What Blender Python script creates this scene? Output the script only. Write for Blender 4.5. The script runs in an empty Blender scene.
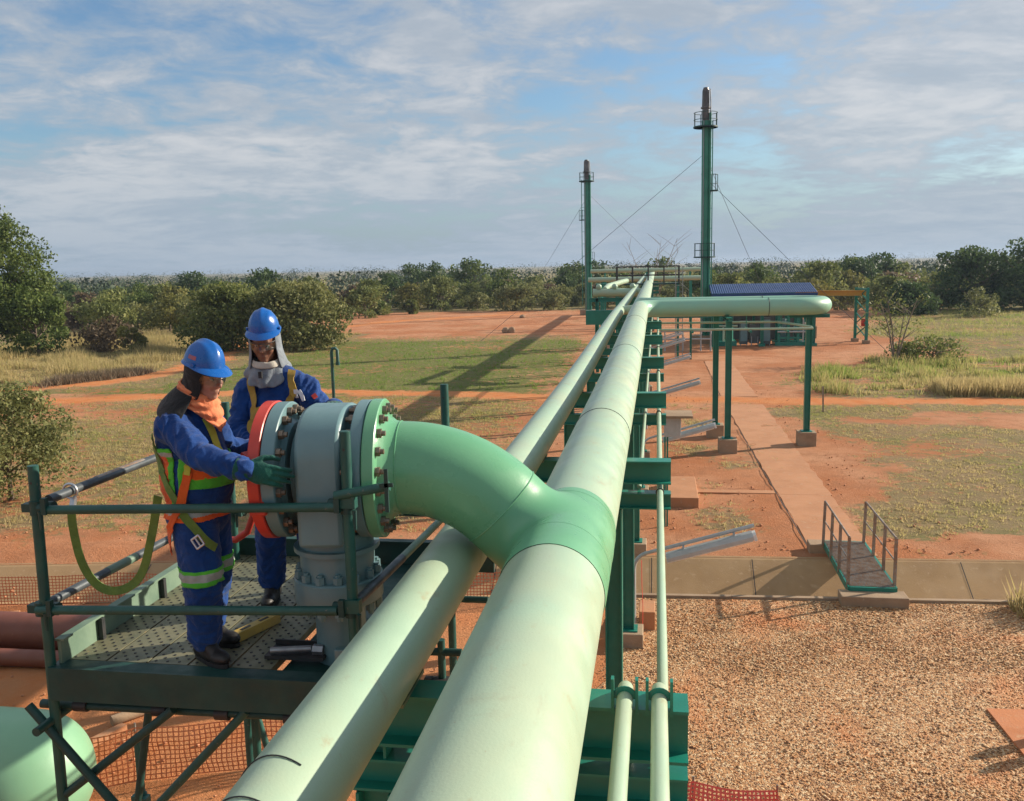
import bpy, bmesh, math, random
import numpy as np
from mathutils import Vector, Matrix, noise
from mathutils.bvhtree import BVHTree

S = bpy.context.scene
COL = S.collection
PI = math.pi
R = math.radians

# ------------------------------------------------------------------ camera
cam_d = bpy.data.cameras.new('camera')
cam_d.sensor_width = 36.0
cam_d.lens = 900.0 / 1024.0 * 36.0
cam_d.clip_start = 0.05
cam_d.clip_end = 6000
cam = bpy.data.objects.new('camera', cam_d)
COL.objects.link(cam)
cr = ((0.98730879, 0.15721922, -0.02243815), (-0.00133372, 0.1494906, 0.98876225), (-0.15880673, 0.97618373, -0.14780307))
m = Matrix.Identity(4)
for i in range(3):
    m[i][0] = cr[0][i]; m[i][1] = cr[1][i]; m[i][2] = -cr[2][i]
m[2][3] = 5.5
cam.matrix_world = m
S.camera = cam

# ------------------------------------------------------------------ sky and sun
SUN_EL = R(23.2)
SUN_AZ = R(28.0)                      # measured from +X towards +Y
sund = Vector((math.cos(SUN_AZ) * math.cos(SUN_EL), math.sin(SUN_AZ) * math.cos(SUN_EL), math.sin(SUN_EL)))
W = bpy.data.worlds.new('World'); S.world = W
W.use_nodes = True
nt = W.node_tree; N = nt.nodes; L = nt.links
N.clear()
def wn(t, **k):
    n = N.new(t)
    for a, b in k.items(): setattr(n, a, b)
    return n
out = wn('ShaderNodeOutputWorld'); bg = wn('ShaderNodeBackground')
bg.inputs['Strength'].default_value = 0.092
sky = wn('ShaderNodeTexSky', sky_type='NISHITA', sun_disc=False)
sky.sun_elevation = SUN_EL
sky.sun_rotation = PI / 2 - SUN_AZ
sky.altitude = 50; sky.air_density = 1.0; sky.dust_density = 1.2; sky.ozone_density = 1.5
tc = wn('ShaderNodeTexCoord')
sep = wn('ShaderNodeSeparateXYZ'); L.new(tc.outputs['Generated'], sep.inputs[0])
def math_(op, a, b=None, clamp=False):
    n = wn('ShaderNodeMath', operation=op, use_clamp=clamp)
    for i, v in enumerate((a, b)):
        if v is None: continue
        if isinstance(v, (int, float)): n.inputs[i].default_value = v
        else: L.new(v, n.inputs[i])
    return n.outputs[0]
zc = math_('ADD', math_('MAXIMUM', sep.outputs[2], 0.0), 0.16)
cx = math_('DIVIDE', sep.outputs[0], zc); cy = math_('DIVIDE', sep.outputs[1], zc)
comb = wn('ShaderNodeCombineXYZ'); L.new(cx, comb.inputs[0]); L.new(cy, comb.inputs[1])
comb.inputs[2].default_value = 3.7
def wnoise(scale, det, rough, dist=0.0, stretch=(1, 1, 1), loc=(0, 0, 0)):
    mp = wn('ShaderNodeMapping'); mp.inputs['Scale'].default_value = stretch; mp.inputs['Location'].default_value = loc
    mp.inputs['Rotation'].default_value = (0, 0, R(-18))
    L.new(comb.outputs[0], mp.inputs[0])
    n = wn('ShaderNodeTexNoise'); n.inputs['Scale'].default_value = scale
    n.inputs['Detail'].default_value = det; n.inputs['Roughness'].default_value = rough
    n.inputs['Distortion'].default_value = dist
    L.new(mp.outputs[0], n.inputs['Vector'])
    return n.outputs[0]
def wramp(v, a, b, smooth=True):
    n = wn('ShaderNodeMapRange'); n.interpolation_type = 'SMOOTHSTEP' if smooth else 'LINEAR'
    L.new(v, n.inputs[0]); n.inputs[1].default_value = a; n.inputs[2].default_value = b
    return n.outputs[0]
n1 = wnoise(0.75, 4, 0.5, 0.2, (1.1, 1.0, 1), (9.7, 1.2, 0))
n2 = wnoise(4.6, 9, 0.64, 0.3, (1.0, 1.0, 1), (0, 0, 0))
cov = math_('ADD', math_('MULTIPLY', n1, 0.64), math_('MULTIPLY', n2, 0.41))
cloud = wramp(cov, 0.385, 0.54)
thick = wramp(cov, 0.45, 0.62)
lowband = wramp(sep.outputs[2], 0.15, 0.0)          # a milky bank of thin cloud low over the horizon
cl = math_('MULTIPLY', cloud, 0.90)
mixc = wn('ShaderNodeMix', data_type='RGBA')
cr1 = wn('ShaderNodeMix', data_type='RGBA')
cr1.inputs[6].default_value = (3.05, 3.45, 3.95, 1)   # thin cloud
cr1.inputs[7].default_value = (4.75, 4.8, 4.95, 1)  # bright cloud
shade = wnoise(1.6, 6, 0.62, 0.4, (1, 1.2, 1), (7.1, 3.3, 0))
L.new(math_('MULTIPLY', wramp(shade, 0.34, 0.56), thick), cr1.inputs[0])
L.new(cl, mixc.inputs[0]); L.new(cr1.outputs[2], mixc.inputs[7])
tint = wn('ShaderNodeMix', data_type='RGBA', blend_type='MULTIPLY'); tint.inputs[0].default_value = 0.75; tint.inputs[7].default_value = (0.64, 0.85, 1.0, 1)
L.new(sky.outputs[0], tint.inputs[6]); L.new(tint.outputs[2], mixc.inputs[6])
lowm = wn('ShaderNodeMix', data_type='RGBA'); lowm.inputs[7].default_value = (2.45, 3.15, 4.0, 1)
L.new(math_('MULTIPLY', lowband, 0.72), lowm.inputs[0]); L.new(mixc.outputs[2], lowm.inputs[6])
L.new(lowm.outputs[2], bg.inputs['Color'])
L.new(bg.outputs[0], out.inputs[0])

sun_d = bpy.data.lights.new('sun', 'SUN'); sun_d.energy = 5.0; sun_d.angle = R(0.55); sun_d.color = (1.0, 0.88, 0.72)
sun = bpy.data.objects.new('sun', sun_d); COL.objects.link(sun)
sun.rotation_euler = sund.to_track_quat('Z', 'Y').to_euler()
S.view_settings.view_transform = 'Standard'
S.view_settings.look = 'None'
S.view_settings.gamma = 1.0
S.view_settings.use_curve_mapping = False
S.view_settings.exposure = 0.60
S.render.engine = 'CYCLES'
try:
    S.cycles.max_bounces = 6; S.cycles.transparent_max_bounces = 8
except Exception: pass

# ------------------------------------------------------------------ mesh helpers
ORG = {}
def basis(d, up=(0, 0, 1)):
    d = Vector(d).normalized(); up = Vector(up)
    if abs(d.dot(up)) > 0.98: up = Vector((1, 0, 0))
    x = d.cross(up).normalized(); y = x.cross(d).normalized()
    return x, y, d                          # right, up, forward

class MB:
    def __init__(s): s.v = []; s.f = []; s.mi = []; s.cur = 0
    def add(s, vs, fs):
        o = len(s.v); s.v += [tuple(p) for p in vs]
        s.f += [tuple(i + o for i in f) for f in fs]; s.mi += [s.cur] * len(fs)
        return s
    def box(s, c, d, M=None):
        c = Vector(c); x, y, z = [k / 2 for k in d]
        vs = [Vector((a, b, e)) for a in (-x, x) for b in (-y, y) for e in (-z, z)]
        if M: vs = [M @ p for p in vs]
        return s.add([c + p for p in vs], [(0, 1, 3, 2), (4, 6, 7, 5), (0, 4, 5, 1), (2, 3, 7, 6), (0, 2, 6, 4), (1, 5, 7, 3)])
    def bar(s, p0, p1, w, h, up=(0, 0, 1)):
        p0 = Vector(p0); p1 = Vector(p1); x, y, d = basis(p1 - p0, up)
        q = [x * a * w / 2 + y * b * h / 2 for a, b in ((-1, -1), (1, -1), (1, 1), (-1, 1))]
        return s.add([p0 + k for k in q] + [p1 + k for k in q], [(3, 2, 1, 0), (4, 5, 6, 7)] + [(i, (i + 1) % 4, 4 + (i + 1) % 4, 4 + i) for i in range(4)])
    def prism(s, p0, p1, prof, up=(0, 0, 1)):
        p0 = Vector(p0); p1 = Vector(p1); x, y, d = basis(p1 - p0, up); n = len(prof)
        return s.add([p0 + x * a + y * b for a, b in prof] + [p1 + x * a + y * b for a, b in prof],
                     [tuple(range(n))[::-1], tuple(range(n, 2 * n))] + [(i, (i + 1) % n, n + (i + 1) % n, n + i) for i in range(n)])
    def ibeam(s, p0, p1, h, w, tw=0.012, tf=0.016, up=(0, 0, 1)):
        a, b = w / 2, h / 2; t = tw / 2
        return s.prism(p0, p1, [(-a, -b), (a, -b), (a, -b + tf), (t, -b + tf), (t, b - tf), (a, b - tf), (a, b), (-a, b), (-a, b - tf), (-t, b - tf), (-t, -b + tf), (-a, -b + tf)], up)
    def cyl(s, p0, p1, r0, r1=None, n=14, cap=True):
        if r1 is None: r1 = r0
        p0 = Vector(p0); p1 = Vector(p1); x, y, d = basis(p1 - p0)
        A = [2 * PI * i / n for i in range(n)]
        vs = [p0 + (x * math.cos(a) + y * math.sin(a)) * r0 for a in A] + [p1 + (x * math.cos(a) + y * math.sin(a)) * r1 for a in A]
        fs = [(i, (i + 1) % n, n + (i + 1) % n, n + i) for i in range(n)]
        if cap: fs += [tuple(range(n))[::-1], tuple(range(n, 2 * n))]
        return s.add(vs, fs)
    def lathe(s, o, axis, prof, n=40, up=(0, 0, 1), a0=0.0, a1=2 * PI):
        o = Vector(o); x, y, d = basis(axis, up); full = abs(a1 - a0 - 2 * PI) < 1e-6
        m = n if full else n + 1
        vs = []
        for t, r in prof:
            for i in range(m):
                a = a0 + (a1 - a0) * i / n
                vs.append(o + d * t + (x * math.cos(a) + y * math.sin(a)) * r)
        fs = []
        for k in range(len(prof) - 1):
            for i in range(n):
                j = (i + 1) % m
                fs.append((k * m + i, k * m + j, (k + 1) * m + j, (k + 1) * m + i))
        if full:
            if prof[0][1] > 1e-4: fs.append(tuple(range(m))[::-1])
            if prof[-1][1] > 1e-4: fs.append(tuple(range((len(prof) - 1) * m, len(prof) * m)))
        return s.add(vs, fs)
    def tube(s, pts, r, n=12, cap=True, closed=False, flat=None, up=(0, 0, 1)):
        pts = [Vector(p) for p in pts]; k = len(pts)
        rs = r if isinstance(r, (list, tuple)) else [r] * k
        fr = None; vs = []
        for i, p in enumerate(pts):
            if closed: t = pts[(i + 1) % k] - pts[i - 1]
            else: t = pts[min(i + 1, k - 1)] - pts[max(i - 1, 0)]
            t.normalize()
            if fr is None: x, y, _ = basis(t, up)
            else:
                x = fr - t * fr.dot(t); x.normalize(); y = t.cross(x) * -1
                y = x.cross(t)
            fr = x
            for j in range(n):
                a = 2 * PI * j / n
                vs.append(p + x * math.cos(a) * rs[i] + y * math.sin(a) * rs[i] * (flat or 1))
        fs = []
        for i in range(k if closed else k - 1):
            for j in range(n):
                q = (i + 1) % k
                fs.append((i * n + j, i * n + (j + 1) % n, q * n + (j + 1) % n, q * n + j))
        if cap and not closed: fs += [tuple(range(n))[::-1], tuple(range((k - 1) * n, k * n))]
        return s.add(vs, fs)
    def ball(s, c, r, n=14, m=9, M=None):
        c = Vector(c)
        if isinstance(r, (int, float)): r = (r, r, r)
        vs = []
        for i in range(m + 1):
            th = PI * i / m
            for j in range(n):
                a = 2 * PI * j / n
                p = Vector((r[0] * math.sin(th) * math.cos(a), r[1] * math.sin(th) * math.sin(a), r[2] * math.cos(th)))
                vs.append(c + (M @ p if M else p))
        fs = [(i * n + j, (i + 1) * n + j, (i + 1) * n + (j + 1) % n, i * n + (j + 1) % n) for i in range(m) for j in range(n)]
        return s.add(vs, fs)
    def hexnut(s, c, axis, r, h): return s.cyl(c, Vector(c) + Vector(axis) * h, r, r, 6)
    def build(s, name, mats, parent=None, origin=None, smooth=True, ang=32, bevel=0):
        me = bpy.data.meshes.new(name)
        if parent is not None: o0 = ORG[parent.name]
        else: o0 = Vector(origin) if origin is not None else Vector((0, 0, 0))
        me.from_pydata([tuple(Vector(p) - o0) for p in s.v], [], s.f)
        if not isinstance(mats, (list, tuple)): mats = [mats]
        for mt in mats: me.materials.append(mt)
        if len(mats) > 1: me.polygons.foreach_set('material_index', s.mi)
        bm = bmesh.new(); bm.from_mesh(me)
        bmesh.ops.remove_doubles(bm, verts=bm.verts, dist=1e-5)
        bmesh.ops.recalc_face_normals(bm, faces=bm.faces)
        bm.to_mesh(me); bm.free()
        if smooth:
            me.polygons.foreach_set('use_smooth', [True] * len(me.polygons))
            me.set_sharp_from_angle(angle=R(ang))
        return link(name, me, parent, o0, bevel)

def link(name, me, parent=None, origin=(0, 0, 0), bevel=0):
    ob = bpy.data.objects.new(name, me); COL.objects.link(ob)
    if parent is not None:
        ob.parent = parent; ORG[ob.name] = ORG[parent.name]
    else:
        ob.location = Vector(origin); ORG[ob.name] = Vector(origin)
    if bevel:
        b = ob.modifiers.new('edges', 'BEVEL'); b.width = bevel; b.segments = 2; b.limit_method = 'ANGLE'
    return ob
def tag(o, label=None, cat=None, group=None, kind=None):
    if label: o['label'] = label
    if cat: o['category'] = cat
    if group: o['group'] = group
    if kind: o['kind'] = kind
    return o
def thing(name, label, cat, loc=(0, 0, 0), group=None):
    o = bpy.data.objects.new(name, None); COL.objects.link(o)
    o.empty_display_size = 0.2
    o.location = loc; ORG[o.name] = Vector(loc)
    return tag(o, label, cat, group)
def copy_tree(o, loc=None, rz=None, scale=None, label=None, group=None, parent=None):
    c = o.copy(); COL.objects.link(c)
    if parent is not None: c.parent = parent
    if loc is not None: c.location = loc
    if rz is not None: c.rotation_euler = (0, 0, rz)
    if scale is not None: c.scale = scale if isinstance(scale, (tuple, list)) else (scale,) * 3
    if label: c['label'] = label
    if group: c['group'] = group
    for ch in list(o.children): copy_tree(ch, parent=c)
    return c
def fbm(x, y, z=0.0, o=4):
    return noise.fractal(Vector((x, y, z)), 1.0, 2.0, o, noise_basis='PERLIN_ORIGINAL')

# ------------------------------------------------------------------ materials
def newmat(name):
    mt = bpy.data.materials.new(name); mt.use_nodes = True
    t = mt.node_tree; b = t.nodes['Principled BSDF']
    return mt, t, b
def nd(t, typ, **k):
    n = t.nodes.new(typ)
    for a, b in k.items(): setattr(n, a, b)
    return n
def tnoise(t, vec, scale, det=4, rough=0.55, dist=0.0):
    n = nd(t, 'ShaderNodeTexNoise'); n.inputs['Scale'].default_value = scale
    n.inputs['Detail'].default_value = det; n.inputs['Roughness'].default_value = rough; n.inputs['Distortion'].default_value = dist
    if vec is not None: t.links.new(vec, n.inputs['Vector'])
    return n.outputs[0]
def trange(t, v, a, b, c=0.0, d=1.0, smooth=True):
    n = nd(t, 'ShaderNodeMapRange'); n.interpolation_type = 'SMOOTHSTEP' if smooth else 'LINEAR'
    t.links.new(v, n.inputs[0])
    for i, q in enumerate((a, b, c, d)): n.inputs[i + 1].default_value = q
    return n.outputs[0]
def tmix(t, f, a, b, mode='MIX'):
    n = nd(t, 'ShaderNodeMix', data_type='RGBA', blend_type=mode)
    for i, v in ((0, f), (6, a), (7, b)):
        if isinstance(v, (int, float)): n.inputs[i].default_value = v
        elif isinstance(v, (tuple, list)): n.inputs[i].default_value = (*v[:3], 1)
        else: t.links.new(v, n.inputs[i])
    return n.outputs[2]
def tmath(t, op, a, b=None, clamp=False):
    n = nd(t, 'ShaderNodeMath', operation=op, use_clamp=clamp)
    for i, v in enumerate((a, b)):
        if v is None: continue
        if isinstance(v, (int, float)): n.inputs[i].default_value = v
        else: t.links.new(v, n.inputs[i])
    return n.outputs[0]
def tbump(t, b, h, strength=0.3, dist=0.01):
    n = nd(t, 'ShaderNodeBump'); n.inputs['Strength'].default_value = strength; n.inputs['Distance'].default_value = dist
    t.links.new(h, n.inputs['Height']); t.links.new(n.outputs[0], b.inputs['Normal'])
def objco(t): return nd(t, 'ShaderNodeTexCoord').outputs['Object']
def geopos(t): return nd(t, 'ShaderNodeNewGeometry').outputs['Position']

def paint(name, c, rough=0.45, c2=None, sc=3.0, amt=0.6, spots=None, metal=0.0, bump=0.05, bsc=60, spot_thr=(0.62, 0.72), stretch=None, spec=None, specks=None):
    mt, t, b = newmat(name); v = geopos(t)
    if stretch:
        mp = nd(t, 'ShaderNodeMapping'); mp.inputs['Scale'].default_value = stretch; t.links.new(v, mp.inputs[0]); v2 = mp.outputs[0]
    else: v2 = v
    c2 = c2 or tuple(k * 0.8 for k in c)
    n = tnoise(t, v2, sc, 6, 0.6, 0.3)
    col = tmix(t, trange(t, n, 0.35, 0.68, 0, amt), c, c2)
    if spots:
        s_ = tnoise(t, v2, sc * 6, 5, 0.65)
        col = tmix(t, trange(t, s_, spot_thr[0], spot_thr[1]), col, spots)
    if specks:
        col = tmix(t, trange(t, tnoise(t, v, 55, 3, 0.6), 0.70, 0.76, 0, 0.8), col, specks)
        col = tmix(t, trange(t, tnoise(t, v2, 3.2, 7, 0.72, 1.0), 0.56, 0.74, 0, 0.5), col, specks)
    t.links.new(col, b.inputs['Base Color'])
    t.links.new(trange(t, tnoise(t, v, sc * 2.5, 4), 0.3, 0.7, rough - 0.08, rough + 0.12), b.inputs['Roughness'])
    b.inputs['Metallic'].default_value = metal
    if spec is not None: b.inputs['Specular IOR Level'].default_value = spec
    if bump: tbump(t, b, tnoise(t, v, bsc, 3), bump, 0.01)
    return mt

M = {}
M['mint'] = paint('mint_pipe_paint', (0.325, 0.46, 0.335), 0.40, (0.37, 0.445, 0.31), 1.7, 0.9, (0.34, 0.345, 0.22), bump=0.08, bsc=90, spot_thr=(0.60, 0.76), stretch=(1, 0.55, 1), specks=(0.30, 0.285, 0.19))
M['mint_loop'] = paint('clean_mint_pipe_paint', (0.25, 0.47, 0.345), 0.38, (0.27, 0.45, 0.32), 1.7, 0.8, bump=0.05)
M['green'] = paint('fresh_green_paint', (0.14, 0.375, 0.205), 0.32, (0.118, 0.33, 0.178), 2.0, 0.8, bump=0.05, bsc=70)
M['steel'] = paint('dark_green_steel_paint', (0.010, 0.20, 0.145), 0.38, (0.008, 0.155, 0.11), 3, 0.8, (0.06, 0.14, 0.10), spot_thr=(0.68, 0.8))
M['scaf'] = paint('scaffold_green_paint', (0.012, 0.088, 0.068), 0.48, (0.009, 0.06, 0.05), 5, 0.9, (0.13, 0.13, 0.10), spot_thr=(0.63, 0.72))
M['darkbeam'] = paint('weathered_dark_green_paint', (0.007, 0.055, 0.045), 0.55, (0.005, 0.036, 0.03), 4, 0.9, (0.03, 0.06, 0.05), spot_thr=(0.64, 0.75))
M['mesh_panel'] = paint('pale_green_board_paint', (0.16, 0.24, 0.17), 0.55, (0.10, 0.17, 0.12), 4, 0.9)
M['valve'] = paint('grey_teal_valve_paint', (0.135, 0.24, 0.255), 0.38, (0.115, 0.205, 0.215), 4, 0.8, (0.21, 0.27, 0.26), spot_thr=(0.66, 0.78))
M['red'] = paint('red_paint', (0.58, 0.05, 0.03), 0.42, (0.46, 0.038, 0.025), 5, 0.8)
M['galv'] = paint('galvanised_steel', (0.33, 0.35, 0.36), 0.4, (0.24, 0.26, 0.28), 9, 0.9, metal=0.7, bump=0.03)
M['greymetal'] = paint('grey_lamp_metal', (0.46, 0.47, 0.46), 0.42, (0.38, 0.39, 0.38), 9, 0.7, metal=0.1, bump=0.02)
M['rusty'] = paint('rusty_tube', (0.30, 0.27, 0.24), 0.5, (0.20, 0.13, 0.09), 8, 0.9, (0.33, 0.19, 0.10), metal=0.3, spot_thr=(0.5, 0.62))
M['bolt'] = paint('weathered_bolt', (0.22, 0.19, 0.15), 0.45, (0.16, 0.11, 0.07), 30, 0.9, (0.30, 0.16, 0.08), metal=0.5, spot_thr=(0.55, 0.7))
M['dark'] = paint('dark_metal', (0.02, 0.024, 0.026), 0.5, (0.035, 0.03, 0.028), 10, 0.8)
M['conc'] = paint('concrete', (0.35, 0.245, 0.155), 0.85, (0.27, 0.18, 0.11), 2.2, 0.9, (0.41, 0.31, 0.22), bump=0.35, bsc=45, spot_thr=(0.58, 0.75))
M['conc_red'] = paint('soil_stained_concrete', (0.47, 0.22, 0.105), 0.9, (0.40, 0.18, 0.082), 1.1, 0.9, (0.43, 0.27, 0.155), bump=0.3, bsc=40, spot_thr=(0.56, 0.72))
M['conc_drain'] = paint('drain_concrete', (0.42, 0.27, 0.135), 0.9, (0.34, 0.21, 0.10), 1.2, 0.9, (0.47, 0.32, 0.18), bump=0.3, bsc=40, spot_thr=(0.56, 0.72))
M['brownpipe'] = paint('red_brown_primer', (0.19, 0.062, 0.04), 0.55, (0.15, 0.048, 0.03), 2, 0.8, (0.24, 0.10, 0.06))
M['tank'] = paint('mint_tank_paint', (0.21, 0.42, 0.25), 0.4, (0.19, 0.37, 0.22), 1.5, 0.8)
M['bluesheet'] = paint('blue_roof_sheet', (0.006, 0.055, 0.19), 0.5, (0.005, 0.042, 0.15), 1.5, 0.8)
M['yellow'] = paint('yellow_paint', (0.52, 0.28, 0.03), 0.5, (0.44, 0.22, 0.03), 4, 0.8)
M['olive_yel'] = paint('worn_yellow_paint', (0.46, 0.32, 0.07), 0.5, (0.34, 0.25, 0.08), 6, 0.9, (0.2, 0.17, 0.1))
M['plank'] = paint('worn_perforated_plank_steel', (0.20, 0.19, 0.115), 0.5, (0.12, 0.13, 0.085), 5, 0.9, (0.27, 0.20, 0.10), metal=0.15)
M['redmesh'] = None
M['wire'] = paint('guy_wire', (0.10, 0.11, 0.12), 0.5, metal=0.4, bump=0)
M['stacktip'] = paint('scorched_stack_steel', (0.15, 0.14, 0.135), 0.45, (0.06, 0.055, 0.052), 1.6, 0.9, (0.26, 0.25, 0.235), metal=0.6)
M['stack'] = paint('stack_green_paint', (0.028, 0.22, 0.15), 0.38, (0.02, 0.17, 0.115), 1.5, 0.8)
M['rack_dark'] = paint('shed_machine_grey', (0.09, 0.11, 0.11), 0.5, (0.06, 0.07, 0.07), 2, 0.9)
M['white'] = paint('white_paint', (0.75, 0.74, 0.7), 0.5, (0.62, 0.6, 0.55), 8, 0.6)
M['rubber'] = paint('black_rubber', (0.012, 0.012, 0.013), 0.6, (0.02, 0.02, 0.02), 12, 0.8)

def net_mat(name, c, step, w):
    """woven plastic net: real gaps between the strands, strands run along the sheet's own uv"""
    mt, t, b = newmat(name)
    uv = nd(t, 'ShaderNodeUVMap').outputs[0]
    sp = nd(t, 'ShaderNodeSeparateXYZ'); t.links.new(uv, sp.inputs[0])
    def strand(o):
        fr = tmath(t, 'FRACT', tmath(t, 'DIVIDE', o, step))
        return tmath(t, 'LESS_THAN', fr, w)
    a = tmath(t, 'MAXIMUM', strand(sp.outputs[0]), strand(sp.outputs[1]))
    b.inputs['Base Color'].default_value = (*c, 1); b.inputs['Roughness'].default_value = 0.5
    t.links.new(a, b.inputs['Alpha'])
    return mt
M['net'] = net_mat('orange_plastic_net', (0.56, 0.17, 0.075), 0.055, 0.24)
M['netred'] = net_mat('red_plastic_net', (0.95, 0.14, 0.11), 0.04, 0.45)

# ------------------------------------------------------------------ ground
def shift(x):                       # the drain (and all lines along it) bends a little at the pipe rack
    x = max(-24.0, min(40.0, x))
    return 0.045 * x if x > -1 else -0.045 + 0.14 * (x + 1)
NEAR, FAR = 14.55, 16.63            # drain lips at x = 0
def ss(a, b, v):
    t = max(0.0, min(1.0, (v - a) / (b - a))); return t * t * (3 - 2 * t)
def seg_d(px, py, pts):
    best = 1e9
    for (ax, ay), (bx, by) in zip(pts[:-1], pts[1:]):
        dx, dy = bx - ax, by - ay
        t = max(0, min(1, ((px - ax) * dx + (py - ay) * dy) / (dx * dx + dy * dy)))
        best = min(best, math.hypot(px - ax - t * dx, py - ay - t * dy))
    return best
ROAD = [(-80, 33.5), (-32, 34.6), (-25, 36.3), (-17, 39.4), (-9, 38.2), (0, 36.6), (6, 36.4), (13, 36.1), (60, 34.5)]
TRACK = [(-60, 33.0), (-36, 37.6), (-28, 42.0), (-27, 48.0), (-29, 56), (-32, 66), (-33, 78), (-27, 93), (-16, 103)]
def masks(x, y):
    """grass cover, dryness, strength of the bright sandy track"""
    n = fbm(x * 0.13, y * 0.13, 3.1); n2 = fbm(x * 0.45, y * 0.45, 8.3, 3)
    yy = y - shift(x)
    g = 0.0; dry = 0.6
    if yy < NEAR: return 0.0, 0.5, 0.6
    # between the drain and the road
    g = 0.62 + 0.5 * n + 0.3 * n2
    dry = 0.72 + 0.5 * n2
    g *= ss(FAR + 0.9, FAR + 2.6, yy + 0.8 * n2)
    if x < -2:
        if y > 38: g = 0.82 + 0.4 * n + 0.2 * n2; dry = (-0.12 if x > -26 else 0.3) + 0.5 * n2
        if y > 66: 
            k = ss(66, 75, y + 6 * n); g = g * (1 - k) + k * (0.02 + 0.55 * max(0, n)); dry = 0.6
        if x < -36: 
            k = ss(-36, -44, x + 4 * n); g = g * (1 - k) + 0.9 * k; dry = dry * (1 - k) + k * 0.75
        if x < -24 and 40 < y < 75: g = max(g, 0.8); dry = 0.7
        g *= 1 - ss(-6.0, -3.2, x + 1.5 * n)
    else:
        if y > 36:
            g = ss(4.0, 9.0, x - 0.9 * n * 4 - max(0, (y - 44)) * 0.30) * (0.85 + 0.4 * n); dry = 0.5 + 0.5 * n2
            g *= 1 - 0.9 * ss(50, 54, y + 2 * n) * (1 - ss(64, 70, y + 2 * n)) * (1 - ss(14.5, 19, x))
        else:
            g = 0.25 + 1.0 * g; g *= ss(4.3, 5.8, x + 1.2 * n + 0.6 * n2); dry = 0.85 + 0.6 * n2 - 0.5 * max(0, n)
            g += 0.34 * ss(0.1, 0.5, n2) * (1 - ss(4.3, 5.8, x))
            g -= 0.75 * ss(0.05, 0.4, fbm(x * 0.2 + 40, y * 0.2, 6)) * ss(5, 7, x)
    for cx_, cy_, rr_ in ((1.5, 19.2, 0.9), (2.0, 24.6, 0.5), (1.0, 26.6, 0.8), (1.3, 31, 0.9)):
        q = math.hypot(x - cx_, (y - cy_) * 0.6)
        if q < rr_: g = max(g, 0.62 * (1 - q / rr_) + 0.25); dry = 1.0
    if y > 105: g = max(g, ss(105, 115, y) * 0.9); dry = 0.5
    d = min(seg_d(x, y, ROAD), seg_d(x, y, TRACK) * 0.8 if x < -14 else 1e9)
    r = 1 - ss(0.45, 1.3, d + 0.5 * n2)
    # two wheel ruts with a thin grassy middle on the left
    g *= 1 - 0.97 * r
    if x > 14 and abs(y - 48 - 2 * n) < 1.0: g *= 0.5
    return max(0, min(1, g)), max(0, min(1, dry)), r

def ground_mat():
    mt, t, b = newmat('red_soil_with_dry_grass'); v = geopos(t)
    at = nd(t, 'ShaderNodeAttribute', attribute_name='cover'); sp = nd(t, 'ShaderNodeSeparateColor'); t.links.new(at.outputs['Color'], sp.inputs[0])
    g, dry, rd = sp.outputs[0], sp.outputs[1], sp.outputs[2]
    big = tnoise(t, v, 0.22, 6, 0.62, 0.4); mid = tnoise(t, v, 1.4, 6, 0.65, 0.3); fine = tnoise(t, v, 14, 5, 0.7); gr = tnoise(t, v, 55, 3, 0.7)
    soil = tmix(t, trange(t, big, 0.36, 0.64), (0.44, 0.165, 0.068), (0.55, 0.275, 0.15))
    soil = tmix(t, trange(t, mid, 0.42, 0.70, 0, 0.75), soil, (0.36, 0.155, 0.075))
    soil = tmix(t, trange(t, fine, 0.5, 0.8, 0, 0.55), soil, (0.60, 0.34, 0.20))
    soil = tmix(t, trange(t, gr, 0.56, 0.76, 0, 0.5), soil, (0.25, 0.10, 0.05))
    road = tmix(t, trange(t, mid, 0.35, 0.65), (0.60, 0.20, 0.06), (0.62, 0.27, 0.11))
    soil = tmix(t, tmath(t, 'MULTIPLY', rd, 0.9), soil, road)
    patch = tnoise(t, v, 1.7, 7, 0.74, 0.8)
    thr = tmath(t, 'SUBTRACT', tmath(t, 'ADD', tmath(t, 'MULTIPLY', g, 0.62), tmath(t, 'MULTIPLY', patch, 1.7)), 1.06)
    cov = trange(t, tmath(t, 'ADD', thr, tmath(t, 'MULTIPLY', tmath(t, 'SUBTRACT', fine, 0.5), 0.35)), -0.02, 0.26)
    gcol = tmix(t, tmath(t, 'ADD', dry, tmath(t, 'ADD', tmath(t, 'MULTIPLY', tmath(t, 'SUBTRACT', mid, 0.5), 1.1), tmath(t, 'MULTIPLY', tmath(t, 'SUBTRACT', tnoise(t, v, 0.33, 5, 0.65, 0.5), 0.5), 2.2)), True), (0.092, 0.165, 0.034), (0.26, 0.205, 0.11))
    gcol = tmix(t, trange(t, gr, 0.4, 0.75, 0, 0.6), gcol, (0.12, 0.10, 0.045))
    gcol = tmix(t, trange(t, tnoise(t, v, 4.5, 5, 0.7, 0.5), 0.52, 0.68, 0, 0.6), gcol, (0.40, 0.31, 0.17))
    col = tmix(t, tmath(t, 'MULTIPLY', cov, 0.86), soil, gcol)
    t.links.new(col, b.inputs['Base Color']); b.inputs['Roughness'].default_value = 0.95
    b.inputs['Specular IOR Level'].default_value = 0.15
    h = tmath(t, 'ADD', tmath(t, 'MULTIPLY', fine, 1.0), tmath(t, 'MULTIPLY', gr, 0.6))
    tbump(t, b, h, 0.8, 0.07)
    return mt
M['ground'] = ground_mat()

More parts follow.
